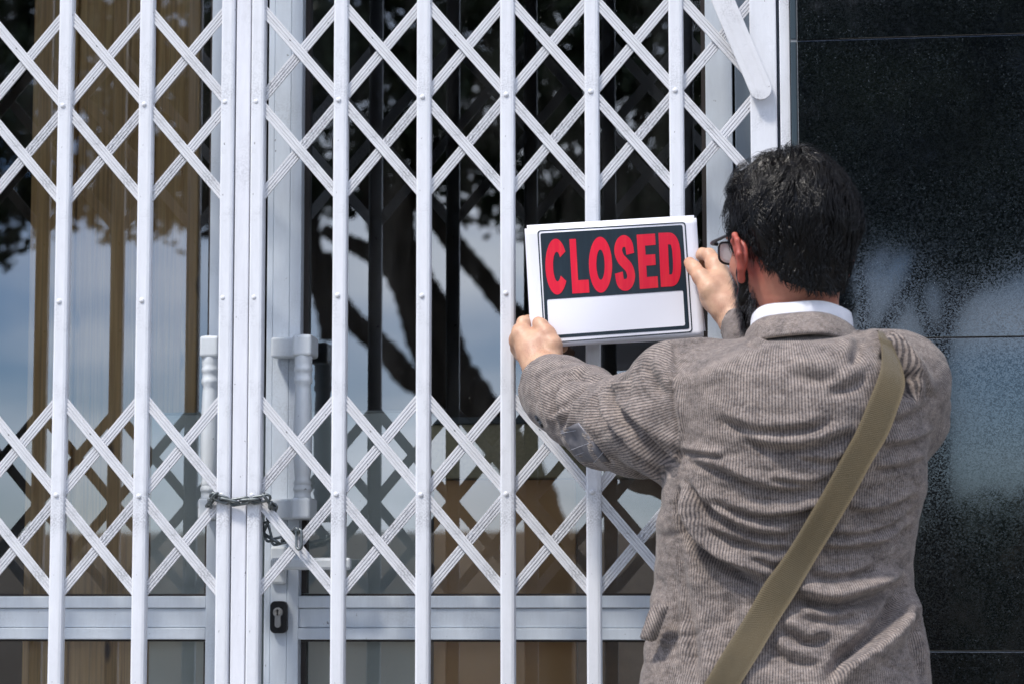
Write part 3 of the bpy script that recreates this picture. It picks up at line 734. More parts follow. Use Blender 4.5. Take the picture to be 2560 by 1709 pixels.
for s_ in (1, -1): B.ell(H(.096, s_ * .011, -.024), (.010, .008, .008), .006, HM)
B.ell(H(.088, 0, -.050), (.012, .022, .006), .006, HM); B.ell(H(.086, 0, -.060), (.012, .018, .006), .005, HM)
# neck and hidden torso
NB = np.array(dd(1838, 800, -.468)); NB2 = NB + np.array([0, .0, -.06])
B.cone(H(-.022, 0, -.05), NB, .054, .056, .03); B.cone(NB, NB2, .057, .075, .03)
TC = np.array([-.035, -.465, 0])
for z0, z1, r0, r1 in ((1.28, 1.10, .075, .07), (1.10, .86, .07, .07)):
    for s_ in (-.045, .045): B.cone(TC + [s_, 0, z0], TC + [s_, 0, z1], r0, r1, .03)
B.cone(NB2, TC + [0, 0, 1.28], .07, .09, .04)
# left arm and hand
SL = np.array(dd(1590, 925, -.50)); EL = np.array(dd(1392, 965, -.25)); 
WL = srcp(1350, 915, -.090)
B.chain([(TC + [-.06, 0, 1.27], .06), (SL, .05), (EL, .038)], .03); B.chain([(EL, .040), (EL * .4 + WL * .6, .034), (WL, .0265)], .01, squash=((0, 1, 0), .85))
def fing(B, pts, k=.0035):
    B.chain(pts, k)
hpt = srcp
# left palm
IM, MMc, RMc, PMc = hpt(1303, 834, -.066), hpt(1297, 850, -.044), hpt(1300, 868, -.026), hpt(1307, 884, -.012)
B.chain([(WL, .0255), (hpt(1335, 880, -.072), .0255), (hpt(1322, 852, -.058), .0205)], .014)
B.chain([(hpt(1340, 888, -.06), .022), (MMc, .0145)], .012); B.chain([(hpt(1340, 900, -.05), .021), (RMc, .0135)], .012); B.chain([(hpt(1345, 905, -.045), .020), (PMc, .0125)], .012)
B.chain([(hpt(1330, 870, -.072), .021), (IM, .0145)], .012)
B.cone(IM, MMc, .0135, .0135, .008); B.cone(MMc, RMc, .0130, .0130, .008); B.cone(RMc, PMc, .0125, .012, .008)
B.ell(hpt(1362, 858, -.078), (.021, .017, .026), .012)
fing(B, [(IM, .0125), (hpt(1309, 808, -.054), .0112), (hpt(1322, 803, -.036), .0098), (hpt(1345, 812, -.033), .0090), (hpt(1362, 820, -.034), .0080)], .004)
fing(B, [(MMc, .012), (hpt(1298, 826, -.026), .0110), (hpt(1318, 822, -.014), .0098), (hpt(1345, 832, -.022), .0088), (hpt(1362, 838, -.026), .0080)], .004)
fing(B, [(RMc, .0115), (hpt(1303, 850, -.006), .0105), (hpt(1326, 846, -.000), .0095), (hpt(1352, 852, -.014), .0085), (hpt(1370, 858, -.022), .0075)], .004)
fing(B, [(PMc, .0110), (hpt(1325, 880, .002), .0098), (hpt(1360, 880, -.004), .0090), (hpt(1392, 876, -.016), .0085), (hpt(1407, 868, -.024), .0082)], .004)
fing(B, [(hpt(1382, 893, -.088), .0170), (hpt(1381, 862, -.086), .0150), (hpt(1368, 834, -.080), .0125), (hpt(1353, 814, -.0725), .0108), (hpt(1345, 806, -.0690), .0094)], .006)
# right arm and hand
SR = np.array(dd(2085, 885, -.50)); ER = np.array(dd(1975, 1000, -.27)); WR = srcp(1838, 803, -.115)
B.chain([(TC + [.06, 0, 1.27], .06), (SR, .05), (ER, .038)], .03); B.chain([(ER, .038), (ER * .4 + WR * .6, .033), (WR, .0240)], .01)
IR, MR, RR, PR = hpt(1788, 662, -.072), hpt(1800, 684, -.052), hpt(1804, 706, -.036), hpt(1802, 727, -.024)
B.chain([(WR, .0240), (hpt(1815, 765, -.105), .0240), (hpt(1795, 720, -.088), .0215)], .012)
B.chain([(hpt(1805, 735, -.092), .020), (IR, .0150)], .012); B.chain([(hpt(1812, 745, -.085), .020), (MR, .0140)], .010); B.chain([(hpt(1812, 752, -.08), .020), (RR, .0130)], .010); B.chain([(hpt(1815, 760, -.078), .019), (PR, .0120)], .010)
B.cone(IR, MR, .0135, .013, .008); B.cone(MR, RR, .0130, .0125, .008); B.cone(RR, PR, .0120, .0115, .008)
B.ell(hpt(1780, 732, -.100), (.021, .017, .030), .012)
fing(B, [(IR, .0130), (hpt(1772, 638, -.060), .0112), (hpt(1756, 636, -.042), .0100), (hpt(1740, 650, -.036), .0090), (hpt(1725, 662, -.034), .0080)], .004)
fing(B, [(MR, .0125), (hpt(1783, 656, -.038), .0110), (hpt(1764, 658, -.022), .0098), (hpt(1742, 670, -.022), .0088), (hpt(1726, 680, -.024), .0078)], .004)
fing(B, [(RR, .0120), (hpt(1788, 678, -.020), .0105), (hpt(1768, 680, -.008), .0095), (hpt(1744, 690, -.012), .0085), (hpt(1730, 700, -.016), .0075)], .004)
fing(B, [(PR, .0110), (hpt(1790, 704, -.010), .0095), (hpt(1770, 706, -.000), .0086), (hpt(1750, 712, -.006), .0078), (hpt(1738, 718, -.010), .007)], .004)
fing(B, [(hpt(1803, 772, -.112), .0180), (hpt(1775, 725, -.110), .0160), (hpt(1752, 692, -.096), .0128), (hpt(1735, 671, -.080), .0110), (hpt(1724, 657, -.0705), .0094)], .006)
V, F = B.mesh(); N = vnormals(V, F)
V = V + N * (SN.f(V, 160, 3) * .00035 + SN.f(V, 420, 4) * .00018)[:, None]
# how red the skin is: ears and neck flushed, hands paler
ear = np.exp(-(np.linalg.norm((V - H(-.012, .088, -.030)) / np.array([.03, .03, .034]), axis=1)) ** 2) + np.exp(-(np.linalg.norm((V - H(-.012, -.088, -.008)) / .034, axis=1)) ** 2)
face = (V[:, 2] > 1.33) & (V[:, 1] < -.3)
flush = np.clip(ear * 1.1 + face * .55, 0, 1)
hairy = np.exp(-(np.linalg.norm(V - WL, axis=1) / .028) ** 2) + np.exp(-(np.linalg.norm(V - WR, axis=1) / .028) ** 2)
def m_skin():
    k = NT('skin', Roughness=.48); k.b.inputs['Subsurface Weight'].default_value = .12; k.b.inputs['Subsurface Radius'].default_value = (.012, .004, .002); k.b.inputs['Subsurface Scale'].default_value = .6
    a = k.n('ShaderNodeAttribute', attribute_name='flush'); b = k.n('ShaderNodeAttribute', attribute_name='hairy')
    n1 = k.noise(k.coord(), 38, 5, .6); n2 = k.noise(k.coord(), 420, 3, .6)
    c = k.mix(k.ramp(n1, .35, .7), (.60, .37, .24, 1), (.47, .245, .16, 1))
    c = k.mix(a.outputs['Fac'], c, (.40, .085, .06, 1))
    hh = k.math('MULTIPLY', k.ramp(k.noise(k.coord((1, 1, .35)), 520, 2, .7), .50, .62), b.outputs['Fac'])
    c = k.mix(k.math('MULTIPLY', hh, .7), c, (.16, .075, .04, 1))
    k.col(c); k.bump(k.math('ADD', n2, k.math('MULTIPLY', n1, 2)), .35, .0008); return k.m
M_SKIN = m_skin()
body = np_mesh('body', V - PO, F, M_SKIN, person, {'flush': flush, 'hairy': hairy})
# nails
def nail(c, tdir, ndir, w_, l_, par):
    t = Vector(tdir).normalized(); n_ = Vector(ndir); n_ = (n_ - t * n_.dot(t)).normalized(); s_ = t.cross(n_)
    bm = bmesh.new(); g = []
    for j in range(7):
        v = j / 6; row = []
        for i in range(7):
            u = i / 3 - 1; wd = w_ * (1 - max(0, v - .7) * 1.2) * (1 - max(0, .2 - v) * 1.6)
            p = Vector(c) + s_ * u * wd + t * (v - .5) * l_ - n_ * (u * u * w_ * .38) + n_ * .0006
            row.append(bm.verts.new(p - Vector(PO)))
        g.append(row)
    for j in range(6):
        for i in range(6): bm.faces.new((g[j][i], g[j][i + 1], g[j + 1][i + 1], g[j + 1][i]))
    r = bmesh.ops.extrude_face_region(bm, geom=bm.faces[:])
    for q in r['geom']:
        if isinstance(q, bmesh.types.BMVert): q.co -= n_ * .0008
    return from_bm('thumbnail', bm, M_NAIL, par, True)
M_NAIL = NT('nail', Base_Color=(.66, .42, .38, 1), Roughness=.25).m
a_, b_ = Vector(hpt(1357, 819, -.0740)), Vector(hpt(1345, 806, -.0690)); nail(b_ * .75 + a_ * .25 + Vector((.0005, -.0088, .002)), b_ - a_, (.1, -1, .25), .0068, .013, body)
a_, b_ = Vector(hpt(1735, 671, -.080)), Vector(hpt(1724, 657, -.0705)); nail(b_ * .8 + a_ * .2 + Vector((-.0005, -.0088, .002)), b_ - a_, (-.15, -1, .2), .0068, .013, body)

# ------------------------------------------------------------------ jacket
rows = [  # photo y, left edge, right edge (disp units), half depth, centre depth
    (770, 1750, 1945, .055, -.495), (784, 1690, 2000, .072, -.497), (800, 1620, 2050, .094, -.50), (825, 1570, 2110, .120, -.50), (870, 1545, 2120, .140, -.505), (950, 1545, 2128, .150, -.505),
    (1050, 1548, 2125, .146, -.500), (1110, 1522, 2128, .140, -.495), (1200, 1506, 2106, .128, -.488), (1300, 1503, 2090, .118, -.482), (1400, 1492, 2104, .120, -.482), (1500, 1478, 2126, .132, -.485), (1568, 1470, 2138, .144, -.485), (1700, 1455, 2155, .148, -.485), (1830, 1450, 2165, .150, -.485)]
RZ, RX, RA, RB, RY = [], [], [], [], []
for y, xl, xr, b, cy in rows:
    pl, pr_ = dd(xl, y, cy), dd(xr, y, cy); RZ.append((pl.z + pr_.z) / 2); RX.append((pl.x + pr_.x) / 2); RA.append((pr_.x - pl.x) / 2); RB.append(b); RY.append(cy)
o_ = np.argsort(RZ); RZ, RX, RA, RB, RY = [np.array(q)[o_] for q in (RZ, RX, RA, RB, RY)]
zz = np.linspace(RZ[0], RZ[-1], 120)
def smo(a):
    q = np.interp(zz, RZ, a); kz = np.array([1, 2, 3, 2, 1]) / 9.; return np.convolve(np.pad(q, 2, 'edge'), kz, 'valid')
TX, TA, TB, TY = smo(RX), smo(RA), smo(RB), smo(RY)
TW = R_(-7)                                             # chest turned a little towards the left hand
def torso(X, Y, Z, grow=0.0):
    cx, a, b, cy = [np.interp(Z, zz, q) for q in (TX, TA, TB, TY)]
    lx, ly = X - cx, Y - cy; n = 2.35
    k0 = (np.abs(lx / (a + grow)) ** n + np.abs(ly / (b + grow)) ** n) ** (1 / n)
    d = (k0 - 1) * np.minimum(a, b) * .9
    return np.maximum(np.maximum(d, Z - zz[-1]), zz[0] - Z)
J = Field((-.66, -.86, zz[0] - .03), (.30, .02, 1.50), .0034)
J.add(torso, (-.45, -.68, zz[0]), (.25, -.30, zz[-1]), .01)
# shoulders
ncx = np.array(dd(1838, 800, -.49))
J.chain([(np.array(dd(1770, 848, -.50)), .046), (np.array(dd(1620, 862, -.50)), .046), (np.array(dd(1556, 874, -.495)), .044)], .03)
J.chain([(np.array(dd(1930, 858, -.50)), .050), (np.array(dd(2030, 862, -.50)), .054), (np.array(dd(2068, 866, -.50)), .058)], .03)
# left sleeve
CLF = np.array(srcp(1352, 925, -.125))
LA = [(np.array(dd(1572, 935, -.50)), .082), (np.array(dd(1520, 955, -.44)), .076), (np.array(dd(1455, 968, -.36)), .068), (np.array(dd(1392, 965, -.27)), .066)]
LB = [(LA[-1][0], .066), (np.array(dd(1335, 930, -.20)), .064), (np.array(dd(1290, 905, -.14)), .060), (np.array(dd(1266, 893, -.105)), .0555)]
J.chain(LA, .03); J.chain(LB, .012)
J.cone(np.array(dd(1535, 880, -.50)), np.array(dd(1532, 1010, -.47)), .052, .050, .03)
J.cone(np.array(dd(1370, 1010, -.26)), np.array(dd(1480, 1030, -.36)), .030, .035, .03)
# cuff opening: cut the end square and hollow it
cd_ = LB[-1][0] - LB[-2][0]; cd_ /= np.linalg.norm(cd_)
# right sleeve
RAa = [(np.array(dd(2060, 885, -.50)), .070), (np.array(dd(2062, 950, -.43)), .066), (np.array(dd(1990, 1000, -.28)), .060)]
RBb = [(RAa[-1][0], .060), (np.array(dd(1850, 880, -.20)), .050), (WR + np.array([.030, -.035, -.030]), .040), (WR + np.array([.010, -.012, -.012]), .034)]
J.chain(RAa, .03); J.chain(RBb, .012)
cdr = RBb[-1][0] - RBb[-2][0]; cdr /= np.linalg.norm(cdr)
def plane_cut(c, d, r):
    def fn(X, Y, Z): 
        return np.maximum(-((X - c[0]) * d[0] + (Y - c[1]) * d[1] + (Z - c[2]) * d[2]), np.sqrt((X - c[0]) ** 2 + (Y - c[1]) ** 2 + (Z - c[2]) ** 2) - r)
    return fn
ce = LB[-1][0] + cd_ * .012; J.add(plane_cut(ce, cd_, .09), ce - .09, ce + .09, .003, True)
J.cone(ce - cd_ * .035, ce + cd_ * .05, .047, .049, .003, cut=True)
cr_ = RBb[-1][0] + cdr * .010; J.add(plane_cut(cr_, cdr, .06), cr_ - .06, cr_ + .06, .003, True)
J.cone(cr_ - cdr * .02, cr_ + cdr * .04, .0285, .030, .003, cut=True)
# neck opening
J.cone(np.array([ncx[0], ncx[1] + .004, ncx[2] - .0]), np.array([ncx[0], ncx[1] + .03, ncx[2] + .14]), .060, .068, .004, cut=True)
V, F = J.mesh(); N = vnormals(V, F)
# cloth direction: which part each point belongs to, and the running coordinate across the pinstripes
def segd(P, a, b):
    ab = b - a; t = np.clip(((P - a) @ ab) / (ab @ ab), 0, 1); q = P - a - t[:, None] * ab; return np.linalg.norm(q, axis=1), t, q
def tube_coord(P, chain_):
    best = np.full(len(P), 9.); out = np.zeros(len(P)); along = np.zeros(len(P)); acc = 0
    ref = None
    for (a, ra), (b, rb) in zip(chain_, chain_[1:]):
        d, t, q = segd(P, a, b); ax = (b - a) / np.linalg.norm(b - a)
        r0 = np.array([0, 0, 1.]) if ref is None else ref
        r1 = r0 - ax * (r0 @ ax); r1 /= np.linalg.norm(r1); ref = r1; r2 = np.cross(ax, r1)
        s_ = np.arctan2(q @ r2, q @ r1) * .066; m = (d - (ra + (rb - ra) * t)) < best
        best = np.where(m, d - (ra + (rb - ra) * t), best); out = np.where(m, s_, out); along = np.where(m, acc + t * np.linalg.norm(b - a), along); acc += np.linalg.norm(b - a)
    return best, out, along
cx = np.interp(V[:, 2], zz, TX); cy = np.interp(V[:, 2], zz, TY)
dT = torso(V[:, 0], V[:, 1], V[:, 2])
sT = .205 * np.arctan2((V[:, 0] + .035 + (V[:, 2] - 1.2) * .03) / .205, -(V[:, 1] + .47) / .15)
dLA, sLA, aLA = tube_coord(V, LA + LB[1:]); dRA, sRA, aRA = tube_coord(V, RAa + RBb[1:])
seamx = np.interp(V[:, 2], [dd(1555, 1110, -.55).z, dd(1566, 1000, -.55).z, dd(1552, 900, -.55).z, dd(1528, 830, -.55).z, dd(1520, 780, -.55).z], [dd(1556, 1110, -.55).x, dd(1566, 1000, -.55).x, dd(1552, 900, -.55).x, dd(1530, 830, -.55).x, dd(1524, 780, -.55).x])
seamr = np.interp(V[:, 2], [dd(0, 1000, -.5).z, dd(0, 930, -.5).z, dd(0, 850, -.5).z, dd(0, 790, -.5).z], [dd(2166, 1000, -.5).x, dd(2166, 930, -.5).x, dd(2140, 850, -.5).x, dd(2095, 790, -.5).x])
isL = ((V[:, 0] < seamx) & (V[:, 2] > dd(0, 1112, -.5).z)) | ((dLA < dT - .004) & (V[:, 0] < seamx + .01) & (V[:, 2] > dd(0, 1125, -.4).z))
isR = (dRA < dT) & (V[:, 1] > -.5) | ((V[:, 0] > seamr) & (V[:, 1] < -.45) & (V[:, 2] > dd(0, 1000, -.5).z))
stripe = np.where(isL, sLA, np.where(isR, sRA, sT))
# folds
K2 = lambda x, y: (1560 + x * .6052, 760 + y * .6052)
K1 = lambda x, y: (1250 + x * .2998, 780 + y * .2998)
def fold_field(curves, Yf):
    out = np.zeros(len(V)); P2 = V[:, [0, 2]]
    for pts, amp, wd in curves:
        q = [at(*p, Yf(p[0])) for p in pts]; q = np.array([[p.x, p.z] for p in q])
        c = np.array(catmull([tuple(p) for p in q], 5)); L = np.concatenate([[0], np.cumsum(np.linalg.norm(np.diff(c, axis=0), axis=1))]); tot = L[-1]
        near = (P2[:, 0] > c[:, 0].min() - wd * 4) & (P2[:, 0] < c[:, 0].max() + wd * 4) & (P2[:, 1] > c[:, 1].min() - wd * 4) & (P2[:, 1] < c[:, 1].max() + wd * 4)
        ii = np.where(near)[0]; p = P2[ii]; bd = np.full(len(ii), 9.); sg = np.zeros(len(ii)); tt = np.zeros(len(ii))
        for i in range(len(c) - 1):
            ab = c[i + 1] - c[i]; l2 = ab @ ab + 1e-12; t = ((p - c[i]) @ ab) / l2; tc_ = np.clip(t, 0, 1); r = p - c[i] - tc_[:, None] * ab; d = np.linalg.norm(r, axis=1)
            m = d < bd; bd = np.where(m, d, bd); sg = np.where(m, np.sign(ab[0] * r[:, 1] - ab[1] * r[:, 0]), sg); tt = np.where(m, (L[i] + tc_ * math.sqrt(l2)) / tot, tt)
        s_ = bd * sg; env = np.clip(np.minimum(tt, 1 - tt) * 5, 0, 1) ** .7
        h = np.exp(-((s_ - wd * 1.05) / wd) ** 2) - 1.15 * np.exp(-((s_ + wd * .05) / (wd * .62)) ** 2)
        out[ii] += amp * env * h
    return out
T_F = [([(205, 740), (230, 880), (290, 990), (380, 1060), (480, 1110), (600, 1160)], .0125, .012), ([(250, 720), (330, 830), (430, 900), (560, 950), (700, 968)], .0060, .009),
       ([(235, 600), (330, 622), (420, 640)], .0035, .006), ([(250, 640), (420, 700), (560, 760), (700, 775), (820, 760)], .0045, .009), ([(330, 790), (450, 850), (600, 885), (760, 860), (900, 820)], .0055, .009),
       ([(330, 925), (480, 988), (600, 1008), (690, 1008)], .0040, .008), ([(480, 560), (640, 608), (800, 590), (960, 525)], .0050, .011), ([(380, 470), (540, 530), (720, 530), (860, 500)], .0040, .011),
       ([(600, 722), (760, 742), (850, 724)], .0030, .006), ([(690, 1200), (850, 1245), (1000, 1215), (1110, 1175), (1180, 1120)], .0100, .012), ([(780, 1010), (950, 1012), (1100, 985), (1200, 900)], .0048, .009),
       ([(820, 955), (1000, 950), (1130, 905), (1200, 850)], .0035, .007), ([(1190, 1150), (1110, 1280), (1020, 1380), (900, 1470), (840, 1568)], .0120, .015), ([(1185, 1250), (1205, 1400), (1255, 1570)], .0060, .012),
       ([(640, 1330), (760, 1392), (860, 1372)], .0045, .010), ([(600, 1400), (700, 1470), (820, 1480)], .0040, .010), ([(1055, 200), (1110, 225), (1165, 290), (1175, 400)], .0080, .012), ([(1090, 300), (1200, 300), (1260, 380)], .0035, .010),
       ([(930, 270), (960, 200), (975, 140)], .0040, .012), ([(500, 130), (530, 160), (570, 180)], .0035, .008), ([(1060, 600), (1190, 570), (1290, 510)], .0040, .008), ([(1040, 690), (1160, 670), (1260, 620)], .0030, .007),
       ([(930, 865), (1080, 850), (1220, 780)], .0040, .008), ([(215, 980), (260, 1250), (300, 1568)], .0045, .014), ([(145, 1000), (190, 1200), (180, 1500)], .0040, .014), ([(420, 1180), (470, 1400), (430, 1560)], .0035, .016),
       ([(680, 290), (800, 320), (900, 300)], .0035, .014), ([(830, 380), (930, 350), (1010, 290)], .0030, .012), ([(700, 640), (850, 660), (950, 620)], .0028, .008), ([(500, 1040), (620, 1080), (700, 1070)], .0030, .008),
       ([(760, 1120), (900, 1130), (1040, 1090)], .0035, .008), ([(720, 1290), (860, 1310), (1000, 1270)], .0030, .009), ([(1060, 500), (1160, 470), (1260, 400)], .0030, .008)]
A_F = [([(880, 690), (870, 780), (930, 920), (1060, 1070), (1230, 1230), (1400, 1340)], .0080, .009), ([(990, 600), (1010, 780), (1130, 940), (1280, 1090), (1430, 1220), (1520, 1290)], .0060, .008),
       ([(1100, 570), (960, 610), (880, 700), (850, 800)], .0080, .008), ([(730, 600), (640, 760), (570, 920), (520, 960)], .0040, .009), ([(700, 960), (820, 1100), (950, 1270)], .0050, .009),
       ([(1230, 430), (1290, 560), (1400, 720)], .0040, .014), ([(480, 620), (470, 800), (500, 960)], .0030, .008), ([(300, 560), (330, 740), (390, 960)], .0030, .008), ([(800, 640), (740, 800), (760, 960), (860, 1080)], .0045, .009),
       ([(560, 470), (700, 540), (860, 560)], .0030, .010), ([(1080, 800), (1200, 960), (1380, 1100), (1500, 1180)], .0035, .009), ([(640, 700), (560, 800), (430, 850)], .0025, .008)]
TFo = fold_field([([K2(*p) for p in c], a, w_) for c, a, w_ in T_F], lambda x: -.61)
AFo = fold_field([([K1(*p) for p in c], a, w_) for c, a, w_ in A_F], lambda x: float(np.interp(x, [1310, 1420, 1520, 1620, 1700], [-.19, -.27, -.38, -.50, -.58])))
seam1 = fold_field([([K2(845, 250), K2(868, 600), K2(878, 1000), K2(885, 1600)], .0012, .0022)], lambda x: -.63)
seam2 = fold_field([([K2(150, 190), K2(182, 290), K2(205, 400), K2(225, 560), K2(238, 690)], .0028, .004)], lambda x: -.58)
back = np.clip(-N[:, 1] * 2.2, 0, 1); mT = ~isL & ~isR
disp = np.where(isL, AFo, TFo * np.clip((V[:, 0] - seamx) / .01 + 1, 0, 1)) * back * 2.1 + np.where(isL, 0, seam1) * back + seam2 * back
wr = SN.f(V * np.array([1, 1, 3.4]), 26, 11) * .0022 + SN.f(V * np.array([1, 1, 3.0]), 60, 12) * .0010 + SN.f(V, 18, 5) * .0028
def crease(P, s, seed, pw):
    return np.clip(1 - np.abs(SN.f(P, s, seed)) * 3.2, 0, 1) ** pw
cA = V * np.array([1, 1, 3.6]); low = np.clip((1.32 - V[:, 2]) / .12, 0, 1)
dirv_ = V + np.stack([V[:, 2] * .0, V[:, 2] * 0, V[:, 0] * .25], 1)
fine_c = -(crease(cA, 17, 31, 3) * .0030 + crease(V * np.array([1.2, 1, 4.4]), 30, 32, 3) * .0020) * (.25 + .75 * low) * back - crease(V * np.array([1.5, 1.5, 1.2]), 24, 33, 3) * .0022 * isL * back
fine_c += SN.f(V * np.array([1, 1, 1.6]), 10, 41) * .008 * back * (~isL)
V = V + N * (disp + wr + fine_c)[:, None]
def m_cloth():
    k = NT('jacket_cloth', Roughness=.9); k.b.inputs['Sheen Weight'].default_value = .12; k.b.inputs['Sheen Roughness'].default_value = .5
    a = k.n('ShaderNodeAttribute', attribute_name='stripe'); s_ = a.outputs['Fac']
    wob = k.math('MULTIPLY', k.noise(k.coord(), 26, 3, .5), .0018)
    sc = k.math('ADD', s_, wob)
    ph = k.math('SINE', k.math('MULTIPLY', sc, 2 * math.pi / .0036))
    st = k.ramp(k.math('ADD', k.math('MULTIPLY', ph, .5), .5), .34, .66)
    brk = k.ramp(k.noise(k.coord((1, 1, 2.2)), 260, 4, .7), .30, .62)
    st = k.math('MULTIPLY', st, k.math('ADD', k.math('MULTIPLY', brk, .65), .35))
    weft = k.noise(k.coord((1, 1, 1.5)), 210, 4, .7); blot = k.noise(k.coord((1, 1, 1.6)), 34, 8, .78)
    base = k.mix(k.ramp(blot, .36, .62), (.34, .275, .235, 1), (.095, .072, .060, 1))
    base = k.mix(k.math('MULTIPLY', k.ramp(weft, .40, .62), .36), base, (.52, .46, .43, 1))
    c = k.mix(k.math('MULTIPLY', st, .95), base, (.022, .021, .028, 1))
    k.col(c); h = k.math('ADD', k.math('MULTIPLY', weft, .4), k.math('MULTIPLY', ph, -.02)); k.bump(h, .5, .0007); return k.m
M_CLOTH = m_cloth()
bulge = np.zeros(len(V)); bc = catmull([tuple(np.array(at(*K2(x, y), -.60))[[0, 2]]) for x, y in ((1035, 118), (1095, 150), (1146, 195), (1184, 255), (1198, 335), (1186, 420))], 6); bc = np.array(bc)
P2_ = V[:, [0, 2]]; dmin = np.full(len(V), 9.); tmin = np.zeros(len(V))
for i, q_ in enumerate(bc):
    d_ = np.linalg.norm(P2_ - q_, axis=1); m_ = d_ < dmin; dmin = np.where(m_, d_, dmin); tmin = np.where(m_, i / (len(bc) - 1), tmin)
bulge = .017 * np.exp(-(dmin / .0125) ** 2) * np.clip(np.minimum(tmin + .15, 1 - tmin) * 3, 0, 1) * np.clip(-N[:, 1] * 3 + .6, 0, 1)
V0_ = V.copy(); V = V + N * bulge[:, None]
jacket = np_mesh('jacket', V - PO, F, M_CLOTH, person, {'stripe': stripe}); tag(jacket, 'creased grey brown jacket with fine dark pinstripes')
JV, JF = V0_, F
bvh = BVHTree.FromPolygons([tuple(v) for v in JV], [tuple(int(i) for i in f) for f in JF])
# inner sleeve lining patch at the elbow
def hit(px, py):
    d = ray(px, py); r = bvh.ray_cast(CO, d); return r[0], r[1]
def patch(name, poly, mat, off=.002, par=person, thick=.0018, nsub=8, stripes=None):
    """cloth piece lying on the jacket: outline of photo points projected on the cloth as solid geometry"""
    (tl, tr, br, bl) = [np.array(p, float) for p in poly]; g = []; V_ = []; F_ = []
    for j in range(nsub + 1):
        for i in range(nsub + 1):
            u, v = i / nsub, j / nsub; p = (tl * (1 - u) + tr * u) * (1 - v) + (bl * (1 - u) + br * u) * v
            h_, n_ = hit(*p); pc_ = (tl + tr + br + bl) / 4; q_ = 0
            while h_ is None and q_ < 12: q_ += 1; p = p + (pc_ - p) * .1; h_, n_ = hit(*p)
            if h_ is None: h_ = g[-1] if g else Vector(at(*p, -.3)); n_ = Vector((0, -1, 0))
            g.append(h_); V_.append(h_ - ray(*p) * off)
    Nn = len(V_); V_ += [v + Vector((0, thick + off * .6, 0)) for v in V_]; m = nsub + 1
    for j in range(nsub):
        for i in range(nsub): a = j * m + i; F_.append((a, a + 1, a + m + 1, a + m)); F_.append((a + Nn, a + m + Nn, a + m + 1 + Nn, a + 1 + Nn))
    for i in range(nsub): F_.append((i, i + Nn, i + 1 + Nn, i + 1)); a = nsub * m + i; F_.append((a, a + 1, a + 1 + Nn, a + Nn))
    for j in range(nsub): a = j * m; F_.append((a, a + m, a + m + Nn, a + Nn)); a += nsub; F_.append((a, a + Nn, a + m + Nn, a + m))
    me = bpy.data.meshes.new(name); me.from_pydata([tuple(v - Vector(PO)) for v in V_], [], F_); me.update()
    if stripes: 
        at_ = me.attributes.new('stripe', 'FLOAT', 'POINT'); at_.data.foreach_set('value', [stripes(v) for v in V_])
    return link(name, me, mat, par, True)
kk = NT('elbow_patch_cloth', Roughness=.8); ln1 = kk.noise(kk.coord((1, 1, 1)), 60, 4, .6)
kc_ = kk.mix(kk.ramp(ln1, .3, .7), (.10, .10, .115, 1), (.17, .165, .18, 1)); kk.col(kc_); kk.bump(ln1, .4, .002)
# three thin pale stripes across the patch
pe = patch('elbow_patch', [K1(500, 985), K1(655, 915), K1(915, 1245), K1(650, 1245)], kk.m, .0014)
tag(pe, 'plain blue grey elbow patch crossed by thin pale stripes')
M_PALE = NT('pale_thread', Base_Color=(.40, .40, .44, 1), Roughness=.8).m
for p, q in (((500, 1010), (640, 982)), ((580, 1150), (740, 1090)), ((620, 1195), (700, 1165)), ((780, 1255), (860, 1165)), ((655, 925), (700, 985))):
    ps = []; 
    for i in range(9):
        x, y = K1(p[0] + (q[0] - p[0]) * i / 8, p[1] + (q[1] - p[1]) * i / 8); h_, n_ = hit(x, y)
        if h_ is not None: ps.append(h_ - ray(x, y) * .0022 - Vector(PO))
    if len(ps) > 2:
        V_, F_ = sweep(ps, [.00045] * len(ps), 6); from_np('patch_stripe', V_, F_, M_PALE, pe)
# cuff buttons
for x, y in ((318, 885), (348, 925)):
    h_, n_ = hit(*K1(x, y))
    if h_ is not None:
        n_ = Vector(n_); n_ = n_ if n_.dot(ray(*K1(x, y))) < 0 else -n_
        bm = bmesh.new(); M_ = Matrix.Translation(h_ + n_ * .002 - Vector(PO)) @ n_.to_track_quat('Z', 'Y').to_matrix().to_4x4()
        bmesh.ops.create_cone(bm, cap_ends=True, segments=24, radius1=.0072, radius2=.0062, depth=.0034, matrix=M_)
        bmesh.ops.bevel(bm, geom=bm.edges[:], offset=.0006, segments=2, affect='EDGES')
        for q in range(4):
            c_ = M_ @ Vector((.0016 * (1 if q % 2 else -1), .0016 * (1 if q > 1 else -1), .0016)); bmesh.ops.create_uvsphere(bm, u_segments=8, v_segments=6, radius=.0007, matrix=Matrix.Translation(c_))
        from_bm('cuff_button', bm, NT('button_horn', Base_Color=(.012, .014, .02, 1), Roughness=.25).m, jacket)
# pocket flap sticking out at the left hip
bm = bmesh.new(); fl = [(1534, 1386), (1530, 1402), (1508, 1462), (1500, 1472), (1466, 1464), (1470, 1452), (1488, 1400), (1498, 1384)]
fa = bm.faces.new([bm.verts.new(Vector(dd(x, y, -.595 + .03 * (1534 - x) / 70)) - Vector(PO)) for x, y in fl]); r = bmesh.ops.extrude_face_region(bm, geom=[fa])
for g_ in r['geom']:
    if isinstance(g_, bmesh.types.BMVert): g_.co.y += .006
bmesh.ops.recalc_face_normals(bm, faces=bm.faces); bmesh.ops.bevel(bm, geom=bm.edges[:], offset=.0022, segments=3, affect='EDGES')
pf = from_bm('pocket_flap', bm, M_CLOTH, jacket, True); at_ = pf.data.attributes.new('stripe', 'FLOAT', 'POINT'); at_.data.foreach_set('value', [v.co.x * .9 + v.co.z * .35 for v in pf.data.vertices])

